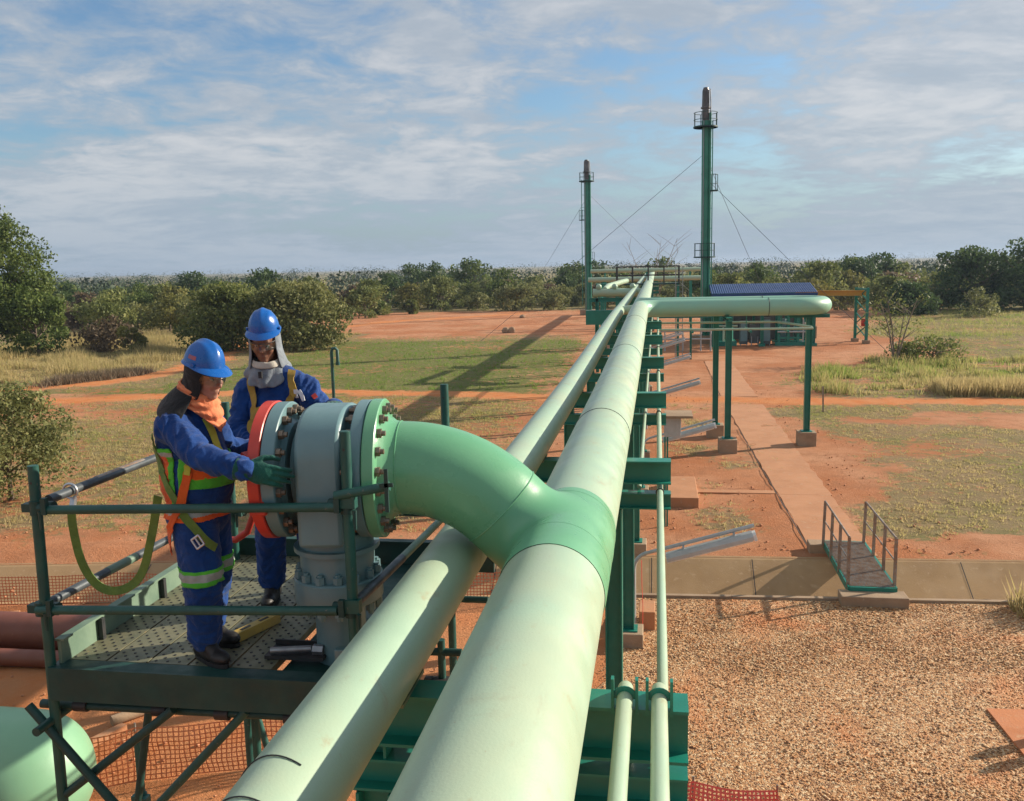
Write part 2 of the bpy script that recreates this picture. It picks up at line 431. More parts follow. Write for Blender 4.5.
def rng(a, b, st):
    n = max(1, int(round((b - a) / st))); return [a + (b - a) * i / n for i in range(n)]
xs = [-3000, -1500, -700, -350, -200, -140, -100] + rng(-80, -26, 1.0) + rng(-26, 20, 0.4) + rng(20, 44, 1.0) + [44, 60, 90, 140, 220, 400, 800, 1600, 3000]
ys = [-200, -60, -20] + rng(-6, 6, 1.0) + rng(6, NEAR, 0.35) + [NEAR, FAR] + rng(FAR + 0.25, 60, 0.4) + rng(60, 125, 0.8) + [125, 135, 150, 175, 210, 260, 330, 450, 700, 1200, 2200, 4500]
k0 = ys.index(NEAR)
TX = (-70, 50)
xs = sorted(set(xs + list(TX)))
gv = []; gc = []
for j, y in enumerate(ys):
    for i, x in enumerate(xs):
        Y = y + shift(x)
        z = 0.0
        if -45 < x < 30 and y < 110:
            z = 0.025 * fbm(x * 0.9, Y * 0.9, 1.0, 3) + 0.012 * fbm(x * 3.1, Y * 3.1, 2.0, 2)
            yy = y - FAR
            if 0.1 < yy < 1.6 and x < -1.5: z += 0.13 * (0.6 + fbm(x * 1.3, Y * 1.3, 5)) * math.sin(PI * min(1, yy / 1.6))
            if y <= NEAR and x > -0.6: z *= 0.5
        if y in (NEAR, FAR): z = 0.0
        gv.append((x, Y, z))
        gc.append(masks(x, Y) if y < 130 and -100 < x < 70 else ((0.9, 0.5, 0) if y > NEAR else (0, 0.5, 0.6)))
nx = len(xs); gf = []
for j in range(len(ys) - 1):
    for i in range(nx - 1):
        if j == k0 and xs[i] >= TX[0] and xs[i + 1] <= TX[1]: continue
        gf.append((j * nx + i, j * nx + i + 1, (j + 1) * nx + i + 1, (j + 1) * nx + i))
me = bpy.data.meshes.new('ground'); me.from_pydata(gv, [], gf); me.materials.append(M['ground'])
ca = me.color_attributes.new('cover', 'FLOAT_COLOR', 'POINT')
ca.data.foreach_set('color', np.array([(a, b, c, 1.0) for a, b, c in gc], dtype=np.float32).ravel())
me.polygons.foreach_set('use_smooth', [True] * len(me.polygons))
tag(link('ground', me), kind='structure')

# drain: an open concrete channel with sloping sides and a thin kerb on each lip
dm = MB(); kb = MB()
dx = sorted(set([x for x in xs if TX[0] <= x <= TX[1]]))
prof = [(-0.05, 0.012), (0.06, 0.012), (0.42, -0.52), (1.05, -0.56), (2.03, -0.02), (2.13, 0.012)]
vs = []
for x in dx:
    for dy, z in prof: vs.append((x, NEAR + shift(x) + dy, z))
p = len(prof)
fs = [(i * p + j, (i + 1) * p + j, (i + 1) * p + j + 1, i * p + j + 1) for i in range(len(dx) - 1) for j in range(p - 1)]
dm.add(vs, fs)
tag(dm.build('drain', M['conc_drain'], smooth=False), kind='structure')
sm_ = MB()
for x in (-9.6, -7.4, -5.2, -3.0, -0.1, 1.75, 3.6, 5.45, 7.3, 9.2):
    y0 = NEAR + shift(x); w = 0.016
    sm_.add([(x, y0 + 1.06, -0.548), (x + w, y0 + 1.06, -0.548), (x + w, y0 + 2.03, -0.012), (x, y0 + 2.03, -0.012)], [(0, 1, 2, 3)])
tag(sm_.build('drain_joints', M['dark'], smooth=False), kind='structure')
for x0, x1 in ((-0.55, 3.0), (3.95, 30)):
    qs = rng(x0, x1, 2.2) + [x1]
    for q, q2 in zip(qs[:-1], qs[1:]):
        q2 -= 0.008
        kb.bar((q, NEAR + shift(q) - 0.07, 0.025), (q2, NEAR + shift(q2) - 0.07, 0.025), 0.09, 0.07)
tag(kb.build('kerb', M['conc'], smooth=False), kind='structure')

# concrete path slabs, all but buried in red soil
pm = MB()
def strip(mb, pts, z=0.045, seg=14, wob=0.05, th=0.10):
    (ax0, ay0, ax1, ay1), (bx0, by0, bx1, by1) = pts
    L_ = []
    for i in range(seg + 1):
        f = i / seg
        l = (ax0 + (bx0 - ax0) * f + wob * fbm(f * 9, ax0, 1), ay0 + (by0 - ay0) * f); r = (ax1 + (bx1 - ax1) * f + wob * fbm(f * 9, ax1 + 7, 2), ay1 + (by1 - ay1) * f)
        L_.append((l, r))
    vs = []
    for l, r in L_: vs += [(l[0], l[1], z), (r[0], r[1], z), (l[0], l[1], z - th), (r[0], r[1], z - th)]
    fs = []
    for i in range(seg):
        a, b_ = i * 4, i * 4 + 4
        fs += [(a, a + 1, b_ + 1, b_), (a, b_, b_ + 2, a + 2), (a + 1, a + 3, b_ + 3, b_ + 1)]
    fs += [(0, 2, 3, 1), (seg * 4, seg * 4 + 1, seg * 4 + 3, seg * 4 + 2)]
    mb.add(vs, fs)
for y0, y1 in ((16.98, 21.45), (21.46, 27.0), (27.01, 35.3), (37.4, 43.5), (43.51, 51)):
    f0, f1 = (y0 - 17) / 18, (y1 - 17) / 18
    lx = lambda f: 2.93 - 0.30 * min(1, f); 
    strip(pm, ((lx(f0), y0, 4.06, y0), (lx(f1), y1, 4.03, y1)), 0.016, 12, 0.05)
strip(pm, ((0.9, 21.48, 0.9, 21.76), (2.80, 21.48, 2.80, 21.76)), 0.03, 6, 0.0)
tag(pm.build('path', M['conc_red'], smooth=False), kind='structure')
gp = MB()                                   # the open joint of dark earth along the path's left edge
for y0, y1 in ((17.1, 24.15), (24.6, 30.0), (37.5, 44)):
    n = 16
    for i in range(n):
        a = y0 + (y1 - y0) * i / n; b_ = y0 + (y1 - y0) * (i + 1) / n
        xa = 2.93 - 0.30 * min(1, (a - 17) / 18) - 0.05; xb = 2.93 - 0.30 * min(1, (b_ - 17) / 18) - 0.05
        w = 0.012 + 0.016 * abs(fbm(a * 3, 1, 1))
        gp.add([(xa - w, a, 0.034), (xa + w, a, 0.034), (xb + w, b_, 0.034), (xb - w, b_, 0.034)], [(0, 1, 2, 3)])
soil_dark = paint('dark_damp_soil', (0.045, 0.028, 0.02), 0.95, (0.09, 0.045, 0.028), 8, 0.8)
tag(gp.build('path_joint', soil_dark, smooth=False), kind='structure')

# gravel yard: a sheet of small stones with a real scatter of pebbles on top
def gravel_mat(name, scatter):
    mt, t, b = newmat(name); v = geopos(t)
    vo = nd(t, 'ShaderNodeTexVoronoi'); vo.inputs['Scale'].default_value = 42 if not scatter else 24; t.links.new(v, vo.inputs['Vector'])
    sp = nd(t, 'ShaderNodeSeparateColor'); t.links.new(vo.outputs['Color'], sp.inputs[0])
    big = tnoise(t, v, 0.42, 5, 0.65, 0.6); mid = tnoise(t, v, 2.6, 4, 0.6)
    c = tmix(t, sp.outputs[0], (0.48, 0.22, 0.08), (0.43, 0.245, 0.11))
    c = tmix(t, trange(t, sp.outputs[1], 0.62, 0.9), c, (0.66, 0.48, 0.28))
    c = tmix(t, trange(t, sp.outputs[2], 0.66, 0.92), c, (0.17, 0.075, 0.032))
    c = tmix(t, tmath(t, 'MULTIPLY', trange(t, big, 0.50, 0.68), 0.85 if not scatter else 0.6), c, (0.55, 0.20, 0.065))
    c = tmix(t, trange(t, mid, 0.55, 0.8, 0, 0.4), c, (0.37, 0.18, 0.085))
    t.links.new(c, b.inputs['Base Color']); b.inputs['Roughness'].default_value = 0.85
    if not scatter: tbump(t, b, trange(t, vo.outputs['Distance'], 0.0, 0.6, 1, 0), 0.8, 0.014)
    return mt
gm = MB(); vs = []
gx = rng(-0.7, 14, 0.3) + [14]; gy = rng(-2, NEAR - 0.12, 0.3) + [NEAR - 0.12]
for y in gy:
    for x in gx:
        vs.append((x + (0.25 * fbm(y * 0.8, 3, 3) if x == gx[0] else 0), y + shift(x), 0.02 + 0.01 * fbm(x * 1.5, y * 1.5, 4, 2)))
w_ = len(gx)
def slabhole(i, j):
    x, y = gx[i] + 0.15, gy[j] + 0.15
    return False
gm.add(vs, [(j * w_ + i, j * w_ + i + 1, (j + 1) * w_ + i + 1, (j + 1) * w_ + i) for j in range(len(gy) - 1) for i in range(w_ - 1)])
tag(gm.build('gravel_yard', gravel_mat('gravel_bed', False)), kind='structure')

rs = np.random.RandomState(4)
def scatter_mesh(name, pos, size, base_v, base_f, mats, rs, tilt=0.6, zs=(0.5, 1.0), colors=None, attr='tone'):
    n = len(pos); bv = np.array(base_v, np.float32); bf = np.array(base_f, np.int32)
    a = rs.rand(n) * 2 * PI; sx = size * (0.75 + 0.5 * rs.rand(n)); sy = size * (0.75 + 0.5 * rs.rand(n)); sz = size * (zs[0] + (zs[1] - zs[0]) * rs.rand(n))
    P_ = bv[None] * np.stack([sx, sy, sz], 1)[:, None, :]
    tx = (rs.rand(n) - 0.5) * tilt
    y = P_[:, :, 1] * np.cos(tx)[:, None] - P_[:, :, 2] * np.sin(tx)[:, None]; z = P_[:, :, 1] * np.sin(tx)[:, None] + P_[:, :, 2] * np.cos(tx)[:, None]
    x = P_[:, :, 0]; c, s_ = np.cos(a)[:, None], np.sin(a)[:, None]
    V = np.stack([x * c - y * s_, x * s_ + y * c, z], 2) + pos[:, None, :]
    F = bf[None] + (np.arange(n) * len(bv))[:, None, None]
    return fast_mesh(name, V.reshape(-1, 3), F.reshape(-1, bf.shape[1]), mats, np.repeat(rs.rand(n), len(bv)) if colors is None else np.repeat(colors, len(bv)), attr)
def fast_mesh(name, V, F, mt, tone=None, attr='tone'):
    k = F.shape[1]
    me = bpy.data.meshes.new(name)
    me.vertices.add(len(V)); me.vertices.foreach_set('co', V.astype(np.float32).ravel())
    me.loops.add(F.size); me.loops.foreach_set('vertex_index', F.astype(np.int32).ravel())
    me.polygons.add(len(F)); me.polygons.foreach_set('loop_start', np.arange(0, F.size, k, dtype=np.int32))
    try: me.polygons.foreach_set('loop_total', np.full(len(F), k, dtype=np.int32))
    except Exception: pass
    if tone is not None:
        at = me.attributes.new(attr, 'FLOAT', 'POINT'); at.data.foreach_set('value', tone.astype(np.float32))
    me.materials.append(mt); me.update(calc_edges=True); me.validate()
    return me
OCT_V = [(1, 0, 0), (-1, 0, 0), (0, 1, 0), (0, -1, 0), (0, 0, 1), (0, 0, -1)]
OCT_F = [(0, 2, 4), (2, 1, 4), (1, 3, 4), (3, 0, 4), (2, 0, 5), (1, 2, 5), (3, 1, 5), (0, 3, 5)]
n = 100000
px_ = -0.75 + rs.rand(n) * 9.0; py_ = 5.5 + rs.rand(n) ** 0.8 * 9.0
keep = (py_ < NEAR - 0.16) & (rs.rand(n) < 0.35 + 0.65 * np.clip((px_ + 0.7) / 1.6, 0, 1))
px_, py_ = px_[keep], py_[keep]
py_ = py_ + np.array([shift(float(x)) for x in px_])
lump = np.array([fbm(float(a) * 0.42, float(b_) * 0.42, 9, 2) for a, b_ in zip(px_, py_)])
keep = rs.rand(len(px_)) < np.clip(0.75 - 1.2 * lump, 0.3, 1); px_, py_ = px_[keep], py_[keep]
pos = np.stack([px_, py_, np.full(len(px_), 0.024)], 1)
me = scatter_mesh('gravel_stones', pos, np.where(rs.rand(len(pos)) < 0.03, 0.022, 0.0085) + 0.012 * rs.rand(len(pos)) ** 3, OCT_V, OCT_F, gravel_mat('gravel_pebble', True), rs, zs=(0.35, 0.65))
tag(link('gravel_stones', me), kind='stuff')
# clods and small stones lying about on the bare soil
n = 9000
cx_ = np.concatenate([-3.5 + 9.5 * rs.rand(n // 2), -12 + 11 * rs.rand(n // 4), -14 + 13 * rs.rand(n // 4)]); cy_ = np.concatenate([17 + 22 * rs.rand(n // 2) ** 1.4, 7 + 7 * rs.rand(n // 4), 16.9 + 2.2 * rs.rand(n // 4) ** 2])
ok = np.array([fbm(float(a) * 0.8, float(b_) * 0.8, 3, 2) > -0.12 and not (2.5 < a < 4.15 and b_ > 16) for a, b_ in zip(cx_, cy_)]); cx_, cy_ = cx_[ok], cy_[ok]
pos = np.stack([cx_, cy_ + np.where(cy_ > 16.5, np.array([shift(float(x)) for x in cx_]), 0), np.full(len(cx_), 0.02)], 1)
me = scatter_mesh('soil_clods', pos, 0.008 + 0.032 * rs.rand(len(pos)) ** 6, OCT_V, OCT_F, paint('soil_clod', (0.52, 0.24, 0.125), 0.95, (0.44, 0.19, 0.095), 3, 0.9, (0.55, 0.34, 0.2)), rs)
tag(link('soil_clods', me), kind='stuff')
# a soil stained slab lying flush in the gravel at the right
sl = MB(); sl.add([(3.97, 11.05, 0.045), (4.03, 9.3, 0.045), (7.4, 9.3, 0.045), (7.4, 11.2, 0.045), (3.97, 11.05, -0.05), (4.03, 9.3, -0.05), (7.4, 9.3, -0.05), (7.4, 11.2, -0.05)],
   [(0, 1, 2, 3), (0, 4, 5, 1), (1, 5, 6, 2), (2, 6, 7, 3), (3, 7, 4, 0)])

# ------------------------------------------------------------------ vegetation
def leafmat(name, c0, c1, c2=None, trans=0.36, rough=0.6):
    c0, c1 = [tuple(k * 1.2 for k in c) for c in (c0, c1)]
    c2 = tuple(k * 1.2 for k in c2) if c2 else None
    mt, t, b = newmat(name)
    at = nd(t, 'ShaderNodeAttribute', attribute_name='tone')
    cr_ = nd(t, 'ShaderNodeValToRGB'); e = cr_.color_ramp.elements
    e[0].position = 0.0; e[0].color = (*c0, 1); e[1].position = 1.0; e[1].color = (*(c2 or c1), 1)
    q = e.new(0.55); q.color = (*c1, 1)
    t.links.new(at.outputs['Fac'], cr_.inputs[0])
    b.inputs['Roughness'].default_value = rough; b.inputs['Specular IOR Level'].default_value = 0.25
    t.links.new(cr_.outputs[0], b.inputs['Base Color'])
    tr = nd(t, 'ShaderNodeBsdfTranslucent'); t.links.new(cr_.outputs[0], tr.inputs[0])
    mx = nd(t, 'ShaderNodeMixShader'); mx.inputs[0].default_value = trans
    t.links.new(b.outputs[0], mx.inputs[1]); t.links.new(tr.outputs[0], mx.inputs[2])
    t.links.new(mx.outputs[0], t.nodes['Material Output'].inputs[0])
    return mt
LM = {
 'dense': leafmat('dense_green_leaf', (0.035, 0.058, 0.016), (0.095, 0.135, 0.032), (0.19, 0.22, 0.06)),
 'olive': leafmat('olive_leaf', (0.060, 0.078, 0.022), (0.15, 0.175, 0.05), (0.27, 0.27, 0.09)),
 'grey': leafmat('grey_olive_leaf', (0.075, 0.088, 0.03), (0.18, 0.19, 0.068), (0.30, 0.285, 0.12)),
 'yellow': leafmat('yellow_green_leaf', (0.085, 0.095, 0.024), (0.17, 0.165, 0.045), (0.25, 0.22, 0.07)),
 'brown': leafmat('dry_brown_leaf', (0.075, 0.055, 0.035), (0.15, 0.11, 0.065), (0.22, 0.165, 0.10)),
 'blue': leafmat('deep_green_leaf', (0.030, 0.055, 0.020), (0.065, 0.105, 0.035), (0.12, 0.16, 0.055)),
}
M['bark'] = paint('bark', (0.16, 0.12, 0.085), 0.9, (0.09, 0.065, 0.045), 6, 0.9, bump=0.4, bsc=25)
M['bark_pale'] = paint('pale_bark', (0.26, 0.21, 0.16), 0.9, (0.16, 0.12, 0.09), 6, 0.9, bump=0.4, bsc=25)

def leaf_cloud(name, mt, centres, leaf, rs, flat=1.0, thin=0.55):
    """centres: rows of x, y, z, radius, count, tone; each leaf is a bent two-triangle blade"""
    Vs = []; Fs = []; T = []; o = 0
    for x, y, z, r, cnt, tone in centres:
        cnt = int(cnt)
        d = rs.normal(size=(cnt, 3)); d /= np.linalg.norm(d, axis=1)[:, None]
        rad = r * (0.30 + 0.75 * rs.rand(cnt) ** 0.6)
        p = np.array([x, y, z]) + d * rad[:, None] * np.array([1, 1, flat])
        u = rs.normal(size=(cnt, 3)); u /= np.linalg.norm(u, axis=1)[:, None]
        w = np.cross(u, rs.normal(size=(cnt, 3))); w /= np.linalg.norm(w, axis=1)[:, None] + 1e-6
        s = leaf * (0.6 + 0.8 * rs.rand(cnt))
        a = p - u * s[:, None]; c = p + u * s[:, None]; b_ = p + w * (s * thin)[:, None]; e = p - w * (s * thin)[:, None]
        V = np.stack([a, b_, c, e], 1).reshape(-1, 3)
        F = (np.arange(cnt) * 4)[:, None] + np.array([0, 1, 2, 3])[None] + o
        Vs.append(V); Fs.append(F); o += cnt * 4
        T.append(np.repeat(np.clip(tone + (rs.rand(cnt) - 0.5) * 0.5, 0, 1), 4))
    return fast_mesh(name, np.concatenate(Vs), np.concatenate(Fs), mt, np.concatenate(T))

def limbs(mb, base, h, spread, rs, r0, nb=5, lean=(0, 0), tips=None, fork=0.35, twigs=2):
    base = Vector(base); top = base + Vector((lean[0], lean[1], h * 0.55))
    pts = [base + (top - base) * f + Vector((0.06 * h * (rs.rand() - .5) * f, 0.06 * h * (rs.rand() - .5) * f, 0)) for f in (0, .33, .66, 1)]
    mb.tube(pts, [r0 * 1.25, r0, r0 * 0.8, r0 * 0.6], 8)
    for i in range(nb):
        f = fork + (1 - fork) * rs.rand(); p0 = pts[0] + (pts[3] - pts[0]) * f
        a = 2 * PI * (i + rs.rand() * .7) / nb; ln = spread * (0.55 + 0.5 * rs.rand())
        e = p0 + Vector((math.cos(a) * ln, math.sin(a) * ln, h * (0.22 + 0.28 * rs.rand())))
        mid = (p0 + e) / 2 + Vector((0, 0, -0.05 * h))
        mb.tube([p0, mid, e], [r0 * 0.5, r0 * 0.33, r0 * 0.12], 6)
        if tips is not None: tips.append(e)
        for _ in range(twigs):
            e2 = mid + Vector(((rs.rand() - .5) * ln * 1.2, (rs.rand() - .5) * ln * 1.2, h * (0.1 + 0.25 * rs.rand())))
            mb.tube([mid, (mid + e2) / 2 + Vector((0, 0, .02 * h)), e2], [r0 * 0.25, r0 * 0.17, r0 * 0.07], 5)
            if tips is not None: tips.append(e2)

def make_tree(name, label, cat, loc, h, w, mat, seed, n=26, per=110, leaf=0.16, low=0.25, flat=0.75, group=None, bark='bark', trunk=None, lobes=1.0, depth=None):
    rs = np.random.RandomState(seed)
    t = thing(name, label, cat, loc, group)
    tips = []; tb = MB()
    limbs(tb, loc, h * 0.85, w * 0.36, rs, trunk or max(0.05, h * 0.022), 6, (0.06 * h * (rs.rand() - .5), 0), tips)
    tb.build('trunk', M[bark], t)
    cs = []
    dp = depth or w
    for i in range(n):
        a = rs.rand() * 2 * PI; rr = math.sqrt(rs.rand()); u = rs.rand()
        zz = low * h + (1 - low) * h * (u ** 0.8)
        rel = (zz - low * h) / ((1 - low) * h)
        prof_ = math.sqrt(max(0.03, 1 - (max(0, rel - 0.42) / 0.60) ** 2)) * (0.72 + 0.28 * min(1, rel / 0.3))
        x = math.cos(a) * rr * w / 2 * prof_ * 0.86; y = math.sin(a) * rr * dp / 2 * prof_ * 0.86
        r = w * (0.105 + 0.09 * rs.rand()) * lobes
        cs.append((x, y, zz - r * 0.5, r, per * (0.6 + 0.8 * rs.rand()), 0.18 + 0.62 * rs.rand()))
    for p_ in tips[:8]:
        q = p_ - Vector(loc); cs.append((q.x, q.y, q.z, w * 0.10, per * 0.6, 0.45))
    me = leaf_cloud('crown', LM[mat], cs, leaf, rs, flat)
    link('crown', me, t)
    return t

# --- far trees: several kinds, each tree of the edge of the wood its own thing
KIN = [('bushy_tree', 'olive', 'tree', 4.1, 6.2), ('dense_tree', 'dense', 'tree', 4.9, 6.0), ('scrub_tree', 'grey', 'tree', 3.5, 5.6),
       ('pale_tree', 'yellow', 'tree', 3.7, 4.8), ('evergreen_tree', 'blue', 'tree', 5.1, 5.6), ('dry_tree', 'brown', 'tree', 3.3, 4.4), ('thorn_bush', 'grey', 'bush', 2.2, 4.4)]
KLAB = ['olive bushy tree in the wood along the far edge of the red clearing', 'dense mid green tree in the wood along the far edge of the red clearing',
        'grey green scrub tree in the wood along the far edge of the red clearing', 'yellow green tree in the wood along the far edge of the red clearing',
        'dark evergreen tree in the wood along the far edge of the red clearing', 'brown half dry tree in the wood along the far edge of the red clearing',
        'low grey thorn bush in front of the wood at the edge of the red clearing']
protos = []
for i, (nm, mt, cat, h, w) in enumerate(KIN):
    for v in range(2):
        protos.append((i, v, nm, mt, cat, h, w))
made = {}
def far_tree(i, v, loc, sc, rz, label=None, group=None):
    nm, mt, cat, h, w = KIN[i]
    lab = label or KLAB[i]; grp = group or 'trees of the far wood: ' + nm.replace('_', ' ')
    if (i, v) not in made:
        o = make_tree(nm, lab, cat, (0, 0, 0), h, w, mt, 40 + i * 7 + v, n=30, per=62, leaf=0.17 if cat == 'tree' else 0.13, low=0.05, group=grp)
        made[(i, v)] = o; o.location = loc; o.rotation_euler = (0, 0, rz); o.scale = sc
        return o
    return copy_tree(made[(i, v)], loc, rz, sc, lab, grp)
rs = np.random.RandomState(11); rr_ = random.Random(5)
def edge_y(x):
    # southern edge of the wood
    if x < -44: return 84
    if x < -30: return 100
    if x < 6: return 112
    if x < 18: return 98
    return 100
cnt = 0
for row in range(5):
    x = -92.0 + row * 1.7
    while x < 58:
        y = edge_y(x) + row * 7.5 + rr_.uniform(-2.5, 2.5)
        if row == 0: k = rr_.choice([6, 2, 2, 5, 6, 6, 3, 0, 6])
        elif row < 3: k = rr_.choice([0, 0, 2, 2, 3, 5, 1])
        else: k = rr_.choice([0, 1, 1, 4, 2, 0])
        sc = rr_.uniform(0.66, 1.06) * (1 + 0.03 * row) * (1.28 if rr_.random() < 0.14 else 1)
        skip = (-1 < x < 7 and row < 2)
        if not skip:
            far_tree(k, rr_.randrange(2), (x, y, 0), (sc * rr_.uniform(.9, 1.15), sc * rr_.uniform(.9, 1.15), sc * rr_.uniform(0.9, 1.1)), rr_.uniform(0, 6.28))
            cnt += 1
        x += rr_.uniform(3.4, 5.4) + row * 0.55
# emergent trees standing over the skyline
for x, y, s, k, lab in ((-40.5, 150, 1.28, 4, 'dark rounded tree standing above the skyline left of the distant pair of crowns'), (-30, 146, 1.42, 1, 'broad dense crown rising above the skyline in the middle of the far wood'),
                        (-14, 152, 1.22, 1, 'mid green crown rising above the skyline just left of the smaller stack'), (-9, 142, 1.22, 4, 'dark crown rising above the skyline behind the smaller stack'),
                        (-64, 118, 1.16, 4, 'dark green crown on the skyline above the left end of the wood'), (-53, 124, 1.15, 2, 'pale round crown on the skyline behind the olive bush'),
                        (16, 150, 1.10, 1, 'tree crown on the skyline right of the taller stack'), (25.5, 126, 1.2, 1, 'dense tree over the skyline beyond the yellow crane beam'),
                        (29.5, 128, 1.24, 4, 'dark tree over the skyline left of the tall evergreen group at right'), (22, 132, 1.1, 0, 'olive tree over the skyline behind the crane beam')):
    far_tree(k, 0, (x, y, 0), (s, s, s), x, lab, 'trees standing above the skyline')
# the wood beyond: one mass
cs = []
for i in range(900):
    y = 165 + 520 * rs.rand() ** 1.6; x = (rs.rand() - 0.62) * y * 1.6
    r = 3.2 + 2.0 * rs.rand(); cs.append((x, y, 0.9 + 1.6 * rs.rand() ** 2, r * 0.75, 46, 0.2 + 0.6 * rs.rand()))
for i in range(700):
    y = 500 + 2000 * rs.rand() ** 1.4; x = (rs.rand() - 0.62) * y * 1.6
    cs.append((x, y, 1.0 + 2.0 * rs.rand(), 0.010 * y, 60, 0.1 + 0.5 * rs.rand()))
tag(link('woodland', leaf_cloud('woodland', leafmat('far_wood_leaf', (0.022, 0.038, 0.018), (0.035, 0.055, 0.024), (0.05, 0.075, 0.03), 0.1), cs, 0.5, rs, 0.8)), kind='stuff')

# --- right hand dark evergreens, big left tree, the two olive thickets behind the workers
make_tree('evergreen_tree', 'left tree of the dark dense evergreen group at the right edge', 'tree', (31.8, 99, 0), 6.4, 8.4, 'blue', 3, 40, 150, 0.18, 0.06)
make_tree('evergreen_tree', 'tallest broad tree in the dark evergreen group at the right edge', 'tree', (37.0, 99, 0), 6.9, 9.0, 'blue', 5, 46, 150, 0.18, 0.06)
make_tree('evergreen_tree', 'rightmost tree of the dark evergreen group, cut by the picture edge', 'tree', (43.0, 101, 0), 6.3, 8.6, 'dense', 8, 40, 150, 0.18, 0.08)
make_tree('dense_bush', 'dark rounded bush left of the evergreen group under the crane beam end', 'bush', (24.0, 92, 0), 3.2, 5.6, 'blue', 12, 26, 120, 0.15, 0.05)
make_tree('grey_bush', 'grey leafless looking bush in front of the dark evergreen group', 'bush', (29.0, 88, 0), 2.6, 4.6, 'grey', 13, 20, 70, 0.12, 0.1)
make_tree('tall_tree', 'tall broad green tree at the left edge of the picture', 'tree', (-48.6, 59, 0), 10.6, 10.8, 'dense', 21, 170, 190, 0.125, 0.14, lobes=0.68)
make_tree('round_bush', 'dark green bush at the foot of the tall tree at the left edge', 'bush', (-43.6, 58, 0), 4.6, 5.4, 'dense', 22, 28, 150, 0.14, 0.05)
make_tree('dry_bush', 'brownish bush right of the tall left tree, beside the straw grass', 'bush', (-39.8, 60, 0), 2.5, 5.2, 'brown', 23, 24, 120, 0.13, 0.03)
make_tree('young_bush', 'small bright green bush at the edge of the straw grass', 'bush', (-36.8, 58.5, 0), 2.0, 2.2, 'yellow', 24, 14, 80, 0.11, 0.03)
make_tree('olive_thicket', 'dark left half of the wide olive thicket behind the workers', 'bush', (-30.3, 61, 0), 4.7, 9.0, 'olive', 31, 150, 95, 0.125, 0.05, 0.8, depth=6, lobes=0.62)
make_tree('olive_thicket', 'lighter right half of the wide olive thicket, behind the standing worker', 'bush', (-25.2, 60.6, 0), 4.8, 9.2, 'grey', 32, 150, 95, 0.125, 0.04, 0.8, depth=6, lobes=0.62)
make_tree('feathery_bush', 'feathery olive bush at the left picture edge below the dirt track', 'bush', (-15.9, 19.6, 0), 2.9, 3.4, 'grey', 35, 60, 190, 0.05, 0.12, 0.8, trunk=0.05)
make_tree('leafy_bush', 'leafy dark green bush beside the thin sapling on the right', 'bush', (14.4, 50.4, 0), 1.35, 4.4, 'olive', 37, 30, 70, 0.09, 0.03, 0.7)
for x, y, h, w, mt, sd, lab in ((-50, 76, 3.9, 6, 'olive', 51, 'olive bush behind the tall left tree, nearer the sky'), (-46, 80, 3.8, 6, 'yellow', 52, 'yellow olive bush between the tall left tree and the thicket'),
                        (-41, 78, 3.9, 6, 'grey', 53, 'grey green bush left of the olive thicket, beyond the straw grass'), (-37, 76, 3.6, 5.2, 'olive', 54, 'round olive bush just left of the dark thicket'),
                        (-33.6, 104.5, 2.6, 3.0, 'dense', 55, 'small dark bush alone on the left end of the red clearing'), (-29.5, 106.5, 1.7, 2.2, 'olive', 56, 'low olive bush on the back of the red clearing')):
    make_tree('olive_bush', lab, 'bush', (x, y, 0), h, w, mt, sd, 26, 90, 0.15, 0.05)

# thin sapling on the right, with a few leaves
def sapling(name, label, loc, h, seed, stems=5, leaves=300, mt='olive', spread=0.3):
    rs = np.random.RandomState(seed); t = thing(name, label, 'sapling', loc)
    tb = MB(); cs = []
    for i in range(stems):
        a = 2 * PI * i / stems + rs.rand(); l = h * (0.75 + 0.3 * rs.rand())
        e = Vector(loc) + Vector((math.cos(a) * l * spread, math.sin(a) * l * spread, l)); p0 = Vector(loc) + Vector((math.cos(a) * .06, math.sin(a) * .06, 0)); mid = (p0 + e) / 2 + Vector((0.04, 0, 0.1 * h))
        tb.tube([p0, mid, e], [0.05, 0.035, 0.012], 6)
        for j in range(7):
            f = 0.3 + 0.65 * rs.rand(); q = p0 + (e - p0) * f; a2 = rs.rand() * 2 * PI
            e2 = q + Vector((math.cos(a2) * h * .24, math.sin(a2) * h * .24, h * 0.17)); tb.tube([q, (q + e2) / 2 + Vector((0, 0, .04)), e2], [0.018, 0.013, 0.006], 5)
            if leaves:
                w = e2 - Vector(loc); cs.append((w.x, w.y, w.z, h * 0.11, leaves / (stems * 7), 0.5))
    tb.build('stem', M['bark_pale'], t)
    if leaves: link('leaves', leaf_cloud('leaves', LM[mt], cs, 0.075, rs), t)
    return t
sapling('sapling', 'thin many-stemmed sapling with few leaves in the grass at right', (12.5, 50.2, 0), 3.6, 61, leaves=520)
sapling('bare_tree', 'leafless grey tree standing behind the far valve platform', (-0.6, 96, 0), 7.6, 62, 6, 0, spread=0.42)

